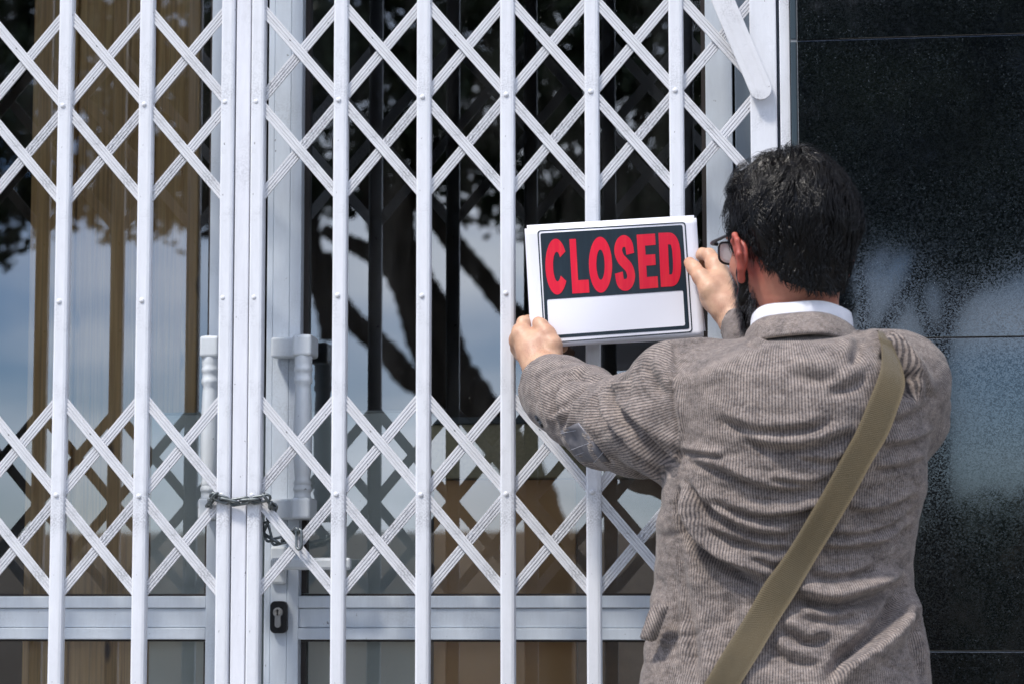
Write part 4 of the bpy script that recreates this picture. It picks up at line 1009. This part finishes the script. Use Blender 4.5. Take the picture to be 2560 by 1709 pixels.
# collars: bands lofted round the neck
def band(name, loops, mat, par, stripe=False, n=96, thick=.003, gap=None):
    """loops: list of (cx, cy, rx, ry, z(front), z(back)) seen from above"""
    V_, S_ = [], []
    for side in (0, 1):
        for (cx_, cy_, rx, ry, zf, zb) in loops:
            for k in range(n):
                a = 2 * math.pi * k / n; t = (1 - math.sin(a)) / 2; rr = 1 - side * thick / rx
                V_.append((cx_ + rx * rr * math.cos(a), cy_ + ry * rr * math.sin(a), zf + (zb - zf) * t ** .8 + .0012 * math.sin(a * 5 + 1) - side * 0)); S_.append(a * rx * 1.1)
    m = len(loops); F_ = []
    for side in (0, 1):
        for j in range(m - 1):
            for k in range(n):
                a = side * m * n + j * n + k; b = side * m * n + j * n + (k + 1) % n
                F_.append((a, b, b + n, a + n) if not side else (a, a + n, b + n, b))
    for j in (0, m - 1):
        for k in range(n):
            a = j * n + k; b = j * n + (k + 1) % n; F_.append((a, a + m * n, b + m * n, b))
    V_ = np.array(V_) - PO; o = np_mesh(name, V_, np.array(F_), mat, par, {'stripe': np.array(S_)} if stripe else None)
    return o
cb = dd(1838, 718, -.55); zt_b = dd(1860, 690, -.55).z; zj_t = dd(1860, 717, -.56).z; zj_b = dd(1860, 768, -.57).z
ncX, ncY = NB[0] + .001, -.489
M_SHIRT = m_noisy('white_shirt', (.80, .80, .84), (.72, .72, .77), 60, .7, .2, dist=.0006)
band('shirt_collar', [(ncX, ncY + .005, .0730, .073, zt_b - .06, zj_t - .03), (ncX, ncY + .004, .0725, .072, zt_b - .045, zj_t - .004), (ncX, ncY + .004, .0715, .070, zt_b - .035, (zt_b + zj_t) / 2), (ncX, ncY + .004, .0700, .068, zt_b - .028, zt_b - .002), (ncX, ncY + .004, .0685, .0665, zt_b - .0275, zt_b)], M_SHIRT, person)
band('jacket_collar', [(ncX - .001, ncY + .003, .0760, .077, zt_b - .075, zj_t - .006), (ncX - .001, ncY + .002, .0770, .079, zt_b - .072, zj_t + .001), (ncX - .001, ncY, .0790, .083, zt_b - .075, zj_t - .002), (ncX - .001, ncY, .0845, .096, zt_b - .095, zj_t * .5 + zj_b * .5), (ncX - .001, ncY, .0900, .1060, zt_b - .11, zj_b + .004), (ncX - .001, ncY, .0905, .1085, zt_b - .112, zj_b), (ncX - .001, ncY, .0870, .104, zt_b - .112, zj_b - .0015)], M_CLOTH, jacket, True, thick=.004)

# trousers and shoes, below the frame
TR = Field((-.36, -.75, -.01), (.22, -.15, .98), .008)
hx = float(np.interp(.8, zz, TX))
TR.ell((hx, -.485, .88), (.155, .115, .12), .03)
for s_ in (-1, 1):
    TR.chain([((hx + s_ * .08, -.485, .84), .088), ((hx + s_ * .095, -.475, .50), .068), ((hx + s_ * .10, -.495, .09), .056)], .03)
V, F = TR.mesh(); N = vnormals(V, F); V = V + N * (SN.f(V * np.array([1, 1, 2.]), 30, 2) * .004)[:, None]
np_mesh('trousers', V - PO, F, m_noisy('trouser_cloth', (.03, .035, .05), (.05, .055, .07), 120, .85, .4), person)
for s_ in (-1, 1):
    SH = Field((-.4, -.75, -.02), (.3, -.1, .16), .006); x_ = hx + s_ * .10
    SH.ell((x_, -.50, .05), (.042, .055, .052), .02); SH.ell((x_ - .012, -.38, .036), (.046, .10, .036), .03); SH.add(lambda X, Y, Z: Z - .0 + 0 * X + 0 * Y, (-.4, -.75, -.02), (.3, -.1, 0.0), .003, True)
    V, F = SH.mesh(); np_mesh('shoe', V - PO, F, NT('shoe_leather', Base_Color=(.03, .018, .01, 1), Roughness=.35).m, person)

# ------------------------------------------------------------------ hair and beard
def m_hair(name, c0, c1):
    k = NT(name, Roughness=.27); n = k.noise(k.coord(), 300, 3, .6); k.col(k.mix(k.ramp(n, .4, .62), c0, c1)); k.b.inputs['Specular IOR Level'].default_value = .2; return k.m
M_HAIR = m_hair('dark_hair', (.0018, .0018, .0022, 1), (.006, .005, .005, 1)); M_GREYH = m_hair('greying_hair', (.02, .02, .024, 1), (.12, .12, .13, 1))
def hairline(phi):                                       # phi: angle round the head, 0 = face, pi = nape; lowest height of the hair
    p = abs(phi); return float(np.interp(p, [0, .7, 1.15, 1.42, 1.62, 1.85, 2.3, 2.75, math.pi], [.078, .070, .035, -.012, .004, -.045, -.084, -.100, -.102]))
def hsurf(phi, th, extra=0.0):                           # point on the skull: phi round, th from crown
    ln_ = math.cos(phi); rf = .098 + .004 * (ln_ < 0); v = np.array([math.sin(th) * math.cos(phi) * rf, math.sin(th) * math.sin(phi) * .078, math.cos(th) * (.100 if th < 1.5708 else .118)])
    if v[2] < 0: 
        s0 = max(.25, math.sin(th)); tpr = (1 + v[2] * 1.6) / s0; k_ = 1 if ln_ < 0 else 1 - ln_; tpr = tpr if ln_ < 0 else 1 + v[2] * .6
        v[0] *= tpr; v[1] *= (1 + v[2] * 2.4) / s0 if ln_ < 0 else max(.8, 1 + v[2] * 1.2)
    n_ = np.array([v[0] / rf ** 2, v[1] / .078 ** 2, v[2] / .1 ** 2]); n_ /= np.linalg.norm(n_)
    v = v + n_ * extra; return H(-.006 + v[0], v[1], .012 + v[2]), n_
def hthick(phi, th):
    p = abs(phi); base = .023 * (.6 + .4 * math.cos(th * .9)) + .003
    nape = float(np.interp(th, [1.5, 2.3], [1, .55])); side = float(np.interp(p, [1.0, 1.6, 2.2], [.75, .62, 1.0])) if th > 1 else 1
    return base * nape * side
g = []; nP, nT = 96, 56; V_, F_ = [], []
for j in range(nT + 1):
    for i in range(nP):
        phi = -math.pi + 2 * math.pi * i / nP; zl_ = hairline(phi); thm = math.acos(max(-.985, min(1, zl_ / .119)))
        th = max(.001, thm * j / nT); e = hthick(phi, th) * (1 if j < nT - 3 else (.35, .7, .9)[nT - j] if nT - j < 3 else 1) * .72
        bump_ = .0016 * math.sin(phi * 9 + th * 5) + .0012 * math.sin(phi * 17 - th * 8)
        p, _n = hsurf(phi, th, e + bump_ if j < nT else -.003); V_.append(p - PO)
for j in range(nT):
    for i in range(nP): a = j * nP + i; b = j * nP + (i + 1) % nP; F_.append((a, b, b + nP, a + nP))
hair = np_mesh('hair', np.array(V_), np.array(F_), M_HAIR, person); tag(hair, 'short thick black hair swept down from a thin spot at the crown')
def whorl_dir(phi, th):
    return 0
r = np.random.default_rng(5)
SV, SF = [], []
def strand(pts, w0, Nn):
    b = len(SV)
    for i, p in enumerate(pts):
        t = pts[min(i + 1, len(pts) - 1)] - pts[max(0, i - 1)]; s_ = np.cross(t, Nn); s_ /= np.linalg.norm(s_) + 1e-9; w_ = w0 * (1 - (i / (len(pts) - 1)) ** 2 * .85)
        SV.append(p - s_ * w_ - PO); SV.append(p + Nn * w_ * .7 - PO); SV.append(p + s_ * w_ - PO)
    for i in range(len(pts) - 1):
        a = b + i * 3; SF.append((a, a + 1, a + 4, a + 3)); SF.append((a + 1, a + 2, a + 5, a + 4))
cl_phi = r.uniform(-math.pi, math.pi, 420); cl_off = r.normal(0, .42, 420); cl_lift = r.uniform(0, 1, 420); cl_th = np.arccos(r.uniform(-.8, 1, 420))
crown = (2.75, .62)                                     # the whorl, right of the crown line from behind
for k in range(15000):
    phi = r.uniform(-math.pi, math.pi); th0 = math.acos(r.uniform(-.97, 1)); zl_ = hairline(phi)
    p0, n0 = hsurf(phi, th0)
    if math.cos(th0) * (.100 if th0 < 1.57 else .118) < zl_ + .002: continue
    ci = int(np.argmin((np.mod(cl_phi - phi + math.pi, 2 * math.pi) - math.pi) ** 2 * max(.05, math.sin(th0)) ** 2 + (cl_th - th0) ** 2))
    sw = cl_off[ci] + r.normal(0, .12); lf = .72 + .42 * cl_lift[ci] + r.uniform(-.12, .16); ln_ = r.uniform(.024, .046) * (1 if th0 < 1.6 else .6) * (.6 if th0 > 2.0 else 1)
    pts = []; ph, t_ = phi, th0; steps = 6
    for i in range(steps):
        e = hthick(ph, t_) * lf * min(1, .25 + i * .32)
        if i == steps - 1: e += r.uniform(-.002, .0025)
        p, n_ = hsurf(ph, min(t_, math.pi * .93), e); pts.append(p)
        t_ += ln_ / steps / .1; ph += (sw + .45 * math.sin(i * 1.1 + cl_off[ci] * 19)) * ln_ / steps / .1 / max(.35, math.sin(t_))
    nw = n0[0] * Fh + n0[1] * Lh + n0[2] * Uh
    strand(pts, r.uniform(.00035, .0008), nw)
for k in range(240):                                     # stray tips standing off the outline
    phi = r.uniform(-math.pi, math.pi); th0 = r.uniform(.0, 1.5); p0, n0 = hsurf(phi, th0, hthick(phi, th0) * .9); nw = n0[0] * Fh + n0[1] * Lh + n0[2] * Uh
    tdir = np.cross(nw, r.normal(size=3)); tdir /= np.linalg.norm(tdir); pts = [p0 + tdir * .012 * t + nw * (.009 * t - .004 * t * t) + np.array([0, 0, -.003]) * t * t for t in np.linspace(0, 1.6, 5)]
    strand(pts, .0003, nw)
st_ = np_mesh('strands', np.array(SV), np.array(SF), M_HAIR, hair)
SV, SF = [], []
for k in range(5200):                                    # beard along the jaw, moustache
    a = r.uniform(-1.45, 1.45); t = r.uniform(0, 1) ** .8
    if abs(a) < .5 and t < .35: continue
    f_ = .030 + .062 * math.cos(a) * (1 - .12 * t); l_ = .064 * math.sin(a) * (1 - .18 * t); u_ = -.012 - .092 * t - .012 * math.cos(a)
    if abs(a) > 1.25: f_ = .012 + .012 * r.uniform(-1, 1); 
    p0 = H(f_, l_, u_); nw = Fh * math.cos(a) + Lh * math.sin(a) - Uh * .25; nw /= np.linalg.norm(nw)
    q0 = p0 - nw * .012; L_ = r.uniform(.010, .020)
    jit = r.normal(0, .25, 3); pts = [q0 + nw * (.012 + .005 * s_) + (-Uh + jit) * L_ * s_ for s_ in np.linspace(0, 1, 4)]
    strand(pts, r.uniform(.0003, .0006), nw)
be = np_mesh('beard', np.array(SV), np.array(SF), M_GREYH, person); tag(be, 'dark greying beard along the jaw')
B2 = Field(tuple(HC - .16), tuple(HC + .16), .003)
for s_ in (1, -1):
    B2.chain([(H(.012, s_ * .0665, -.010), .006), (H(.016, s_ * .062, -.045), .012), (H(.030, s_ * .052, -.078), .014), (H(.062, s_ * .028, -.100), .016), (H(.072, 0, -.106), .017)], .01)
V, F = B2.mesh(); np_mesh('beard_base', V - PO, F, M_HAIR, be)

# ------------------------------------------------------------------ spectacles
gsp = tag(empty('spectacles', tuple(H(.09, 0, .006))), 'dark rimmed spectacles worn by the man, one lens showing beside his ear', 'glasses'); GO = np.array(gsp.location)
fr = []
M_FR = NT('frame_acetate', Base_Color=(.015, .016, .02, 1), Roughness=.3).m
M_LENS = NT('lens', Base_Color=(.95, .97, 1, 1), Roughness=.05).m  # whitish, half-opaque colour stands in for the bright reflection on the lens
M_LENS.node_tree.nodes['Principled BSDF'].inputs['Alpha'].default_value = .6; M_LENS.node_tree.nodes['Principled BSDF'].inputs['IOR'].default_value = 1.9
bm = None; VV, FF = [], []
for s_ in (1, -1):
    ring = []
    for i in range(33):
        a = 2 * math.pi * i / 32; ca, sa = math.cos(a), math.sin(a)
        ring.append(H(.104 - .010 * abs(s_ * .033 + ca * .026) / .06, s_ * .034 + .027 * math.copysign(abs(ca) ** .5, ca), .000 + .0160 * math.copysign(abs(sa) ** .5, sa)) - GO)
    v, f = sweep(ring, [.0017] * 33, 8, False); b = len(VV); VV += v; FF += [tuple(q + b for q in x) for x in f]
    lv = [tuple(p) for p in ring[:32]]; me = bpy.data.meshes.new('lens'); me.from_pydata(lv + [tuple(np.array(p) + Fh * .0012) for p in lv], [], [tuple(range(32)), tuple(range(63, 31, -1))]); link('lens', me, M_LENS, gsp)
v, f = sweep([H(.105, .009, .006) - GO, H(.107, 0, .009) - GO, H(.105, -.009, .006) - GO], [.0018] * 3, 8); b = len(VV); VV += v; FF += [tuple(q + b for q in x) for x in f]
from_np('frame', VV, FF, M_FR, gsp)
for s_ in (1, -1):
    p = [H(.100, s_ * .060, .013), H(.096, s_ * .070, .013), H(.085, s_ * .0745, .0125), H(.02, s_ * .080, .012), H(-.006, s_ * .0835, .012), H(-.018, s_ * .084, .000), H(-.024, s_ * .083, -.014)]
    v, f = sweep([q - GO for q in p], [.0030, .0034, .0026, .0020, .0018, .0016, .0012], 8); from_np('temple', v, f, M_FR, gsp)

# ------------------------------------------------------------------ shoulder bag: strap on the jacket, bag at the left hip
bag = tag(empty('shoulder_bag', (-.2, -.5, .7)), 'olive webbing strap of a shoulder bag, running across the back of the jacket', 'bag'); BO = Vector(bag.location)
k2 = lambda x, y: K2(x, y)
ledge = [(1052, 140), (1062, 178), (1063, 240), (1050, 300), (1010, 400), (960, 520), (900, 630), (830, 760), (765, 870), (700, 980), (640, 1070), (580, 1150), (515, 1265), (450, 1370), (390, 1465), (330, 1568)]
redge = [(1105, 160), (1130, 215), (1152, 270), (1160, 340), (1128, 440), (1090, 540), (1025, 650), (960, 770), (882, 905), (800, 1040), (750, 1125), (700, 1210), (655, 1280), (610, 1355), (555, 1450), (495, 1545)]
rowsS = []; prev = None
Ls, Rs = catmull(ledge, 4), catmull(redge, 4)
for l_, r__ in zip(Ls, Rs):
    row = []
    for u in np.linspace(0, 1, 7):
        p = K2(*(l_ * (1 - u) + r__ * u)); h_, n_ = hit(*p); row.append(None if h_ is None else (CO - h_).length)
    m_ = [q for q in row if q]; m_ = min(m_) if m_ else prev; prev = m_
    rowsS.append([(K2(*(l_ * (1 - u) + r__ * u)), (q if q else m_), m_) for u, q in zip(np.linspace(0, 1, 7), row)])
D_ = np.array([[.5 * q[1] + .5 * q[2] for q in row] for row in rowsS]); 
D_ = D_.min(1, keepdims=True) * .6 + D_ * .4
for _ in range(3): Dp = np.pad(D_, ((1, 1), (0, 0)), 'edge'); D_ = np.minimum(np.minimum(Dp[:-2], Dp[1:-1]), Dp[2:])
for _ in range(12): Dp = np.pad(D_, ((1, 1), (0, 0)), 'edge'); D_ = (Dp[:-2] + Dp[1:-1] + Dp[2:]) / 3
Vs, Fs = [], []; ncol = 7
P3 = [[CO + ray(*row[c][0]) * (D_[i, c] - .0045) for c in range(ncol)] for i, row in enumerate(rowsS)]
# over the shoulder to the front, and on down to the bag
first = P3[0]; ext = []
for k, (dy, dz) in enumerate(((.03, .014), (.065, .016), (.11, -.005), (.15, -.05))): ext.append([p + Vector((-.004 * k, dy, dz)) for p in first])
P3 = ext[::-1] + P3
last = P3[-1]; prevr = P3[-2]; dirv = sum([(a - b) for a, b in zip(last, prevr)], Vector()) / ncol
dn = dirv.normalized()
for k in range(1, 7): P3.append([p + Vector((dn.x * .042 * k, .004 * k, dn.z * .042 * k)) for p in last])
W_, S__ = [], []; acc = 0
for side in (0, 1):
    acc = 0
    for i, row in enumerate(P3):
        if i: acc += (row[3] - P3[i - 1][3]).length
        for c, p in enumerate(row): 
            q = p + Vector((0, .0022 * side, 0)) if side else p + Vector((0, -.0006 * (1 if 0 < c < ncol - 1 else 0), 0)); Vs.append(q - BO); S__.append(acc); W_.append(c / (ncol - 1))
nr = len(P3)
for side in (0, 1):
    for i in range(nr - 1):
        for c in range(ncol - 1):
            a = side * nr * ncol + i * ncol + c; q = (a, a + 1, a + ncol + 1, a + ncol); Fs.append(q if side == 0 else q[::-1])
for i in range(nr - 1):
    for c in (0, ncol - 1): a = i * ncol + c; b = a + nr * ncol; Fs.append((a, a + ncol, b + ncol, b))
for i in (0, nr - 1):
    for c in range(ncol - 1): a = i * ncol + c; b = a + nr * ncol; Fs.append((a, b, b + 1, a + 1))
kk = NT('olive_webbing', Roughness=.75); kk.b.inputs['Sheen Weight'].default_value = .3
a1_ = kk.n('ShaderNodeAttribute', attribute_name='along'); a2_ = kk.n('ShaderNodeAttribute', attribute_name='across')
w1 = kk.math('SINE', kk.math('MULTIPLY', a1_.outputs['Fac'], 2 * math.pi / .0026)); n_ = kk.noise(kk.coord((1, 1, 1)), 220, 3, .6); n2_ = kk.noise(kk.coord(), 12, 4, .6)
c_ = kk.mix(kk.ramp(n2_, .3, .7), (.098, .070, .029, 1), (.068, .051, .023, 1)); c_ = kk.mix(kk.math('MULTIPLY', kk.ramp(n_, .4, .7), .45), c_, (.09, .07, .035, 1))
edge_ = kk.ramp(kk.math('ABSOLUTE', kk.math('SUBTRACT', a2_.outputs['Fac'], .5)), .44, .47)
c_ = kk.mix(kk.math('MULTIPLY', edge_, .35), c_, (.15, .11, .05, 1)); kk.col(c_); kk.bump(kk.math('ADD', w1, n_), .5, .0007)
np_mesh('strap', np.array([tuple(v) for v in Vs]), np.array(Fs), kk.m, bag, {'along': np.array(S__), 'across': np.array(W_)})
bp = P3[-1][3]; M_CANVAS = m_noisy('olive_canvas', (.12, .10, .05), (.18, .145, .075), 90, .85, .4)
bm = bmesh.new(); box(bm, bp.x - .20 - BO.x, bp.x + .10 - BO.x, bp.y + .012 - BO.y - .04, bp.y + .085 - BO.y - .02, bp.z - .26 - BO.z, bp.z + .02 - BO.z, .015, 3); bb_ = from_bm('bag_body', bm, M_CANVAS, bag)
bm = bmesh.new(); box(bm, bp.x - .205 - BO.x, bp.x + .105 - BO.x, bp.y - .036 - BO.y, bp.y - .0285 - BO.y, bp.z - .15 - BO.z, bp.z + .022 - BO.z, .003, 2); from_bm('bag_flap', bm, M_CANVAS, bag)

# ------------------------------------------------------------------ across the street: trees, wall, hedge (seen in the glass and the polished stone)
def mirrored(px, py, T, plane):                          # the real place of something seen mirrored in a pane or slab
    p = at(px, py, plane + T); p.y = 2 * plane - p.y; return p
def tree(label, plane, T, strokes, bounds, holes, name='street_tree', seed=1, ncl=2600, xr=(-500, 1900), ytop=-560):
    r = np.random.default_rng(seed); pxm = 6044 / (3.9 + plane + T)
    root_ = mirrored(strokes[0][0][0][0], strokes[0][0][0][1], T, plane)
    o = tag(empty(name, (root_.x, root_.y, -.02)), label, 'tree', 'trees across the street'); O = Vector(o.location)
    VV, FF = [], []
    for st, w0, w1 in strokes:
        c = catmull([tuple(mirrored(x, y, T, plane)) for x, y in st], 6); n = len(c); jy = r.uniform(-.05, .05)
        rad = [(w0 + (w1 - w0) * i / (n - 1)) / 2 / pxm * (1 + .07 * math.sin(i * 1.9 + jy * 40)) for i in range(n)]
        v, f = sweep([Vector(p) - O for p in c], rad, 12); b = len(VV); VV += v; FF += [tuple(q + b for q in x) for x in f]
    tr = from_np('trunk', VV, FF, M_BARK, o)
    bx = [b[0] for b in bounds]; by = [b[1] for b in bounds]; LV = []; 
    cen = []
    while len(cen) < ncl:
        x, y = r.uniform(*xr), r.uniform(ytop, 740); lim = np.interp(x, bx, by) - 16
        if y > lim: continue
        dT_ = r.normal(0, .75)
        if y > lim - 120: dT_ *= .25
        if any(math.hypot(x - hx_, y - hy_) < hr_ for hx_, hy_, hr_ in holes): continue
        p = mirrored(x, y, T, plane); p = np.array(p); p[1] += dT_; cen.append(p)
    cen = np.array(cen); per = 26
    c = np.repeat(cen, per, 0) + r.normal(0, .06, (ncl * per, 3)) * np.array([1.1, 1.6, .9]); m = len(c)
    a = r.normal(size=(m, 3)); a /= np.linalg.norm(a, axis=1, keepdims=True); b = np.cross(a, r.normal(size=(m, 3))); b /= np.linalg.norm(b, axis=1, keepdims=True)
    s_ = r.uniform(.028, .055, (m, 1)); V = np.stack([c - a * s_, c + b * s_ * .5, c + a * s_, c - b * s_ * .5], 1).reshape(-1, 3)
    np_mesh('crown', V - np.array(O), np.arange(m * 4).reshape(-1, 4), M_LEAF, o)
    return o
z1 = lambda x, y: (740 + x * .4466, 350 + y * .4466)
Z1_ = lambda *p: [z1(*q) for q in p]
st1 = [([(1390, 2010), (1388, 1700), (1378, 1400), (1345, 1250), (1275, 1130)] + Z1_((1010, 1480), (900, 1330)), 90, 115),
       (Z1_((1080, 1560), (960, 1400), (880, 1220), (830, 1060), (770, 920), (700, 800), (620, 640), (590, 500), (600, 350), (640, 200)), 84, 70),
       (Z1_((900, 1500), (790, 1330), (700, 1150), (660, 1000), (625, 860), (560, 700), (520, 560), (470, 420), (430, 200), (420, 0)), 62, 90),
       (Z1_((830, 1480), (740, 1390), (620, 1320), (540, 1220), (450, 1130), (360, 1050), (270, 950), (200, 820), (150, 640)), 70, 50),
       (Z1_((560, 740), (470, 670), (380, 615), (300, 580), (220, 540), (150, 500)), 60, 34),
       (Z1_((1500, 1130), (1250, 990), (1150, 905), (1040, 760), (950, 660), (870, 560), (780, 430), (700, 330)), 50, 60),
       (Z1_((190, 1120), (170, 960), (120, 780), (80, 620), (60, 460), (80, 200)), 50, 75), ([(640, 500), (560, 560), (500, 590)], 30, 16), ([(540, 380), (520, 500), (500, 560)], 30, 24)]
bo1 = [(-500, 600), (-20, 640), (18, 655), (30, 560), (60, 520), (150, 520), (185, 598), (208, 560), (222, 548), (238, 600), (290, 600), (380, 560), (450, 552), (560, 540), (700, 560), (820, 520), (950, 470), (1080, 480), (1150, 500), (1195, 575), (1212, 560), (1235, 560), (1300, 600), (1500, 580), (1700, 590), (1900, 600)]
ho1 = [(800, 360, 26), (835, 405, 22), (1010, 430, 30), (980, 470, 16), (1185, 440, 34), (1205, 375, 20), (720, 470, 20), (460, 250, 20), (60, 390, 22), (505, 400, 24), (240, 225, 14), (490, 340, 16), (1130, 410, 14)]
tree('large tree across the street with forked trunk, mirrored in the door glass', GY, 8.2, st1, bo1, ho1, seed=3)
z4 = lambda x, y: (2080 + x * .5102, 500 + y * .5102)
Z4_ = lambda *p: [z4(*q) for q in p]
st2 = [([(2330, 2010), (2335, 1500), (2340, 1100)] + Z4_((500, 900), (525, 760), (545, 640)), 85, 50),
       (Z4_((530, 780), (590, 560), (650, 460), (740, 380), (840, 270), (920, 190), (1010, 60)), 40, 44),
       (Z4_((520, 760), (470, 620), (430, 500), (440, 340), (480, 180), (500, 40)), 34, 32),
       (Z4_((535, 760), (560, 560), (560, 400), (540, 240), (540, 60)), 34, 36), (Z4_((500, 1000), (330, 860), (230, 690), (300, 560), (370, 430), (420, 300), (470, 120)), 36, 40), (Z4_((330, 900), (190, 760), (150, 640), (150, 500), (130, 380), (160, 200)), 40, 36), (Z4_((240, 690), (300, 900), (420, 1100), (500, 1300)), 34, 40)]
bo2 = [(1700, 640), (1980, 690), (2100, 700), (2180, 620), (2260, 600), (2330, 630), (2380, 690), (2420, 680), (2450, 690), (2520, 670), (2600, 660), (3300, 600)]
ho2 = [(2255, 548, 24), (2490, 560, 34), (2380, 590, 16), (2340, 620, 10)]
tree('slender tree across the street with several thin stems, mirrored in the granite', -.02, 8.2, st2, bo2, ho2, seed=9, ncl=1900, xr=(1750, 3300), ytop=-560)
gwl = boxobj('garden_wall', -14, 3.5, -24.2, -24, -.15, 1.78, M_BEIGE, None, .01); tag(gwl, 'long low beige rendered wall far across the street', 'wall')
kerb2 = boxobj('parking_rail', -6, .5, -9.4, -9.3, -.02, .12, M_KERB, None, .01); tag(kerb2, 'pale low kerb rail on the far verge', 'rail')
hd = tag(empty('hedge', (2.4, -9.6, -.02)), 'dark clipped hedge across the street, mirrored low in the granite', 'hedge'); r = np.random.default_rng(4)
m = 26000; c = np.stack([r.uniform(-2.1, 5.5, m), r.uniform(-.45, .45, m), r.uniform(0, 1.62, m) + r.normal(0, .02, m)], 1)
a = r.normal(size=(m, 3)); a /= np.linalg.norm(a, axis=1, keepdims=True); b = np.cross(a, r.normal(size=(m, 3))); b /= np.linalg.norm(b, axis=1, keepdims=True); s_ = r.uniform(.03, .055, (m, 1))
np_mesh('foliage', np.stack([c - a * s_, c + b * s_ * .6, c + a * s_, c - b * s_ * .6], 1).reshape(-1, 3), np.arange(m * 4).reshape(-1, 4), M_HEDGE, hd)
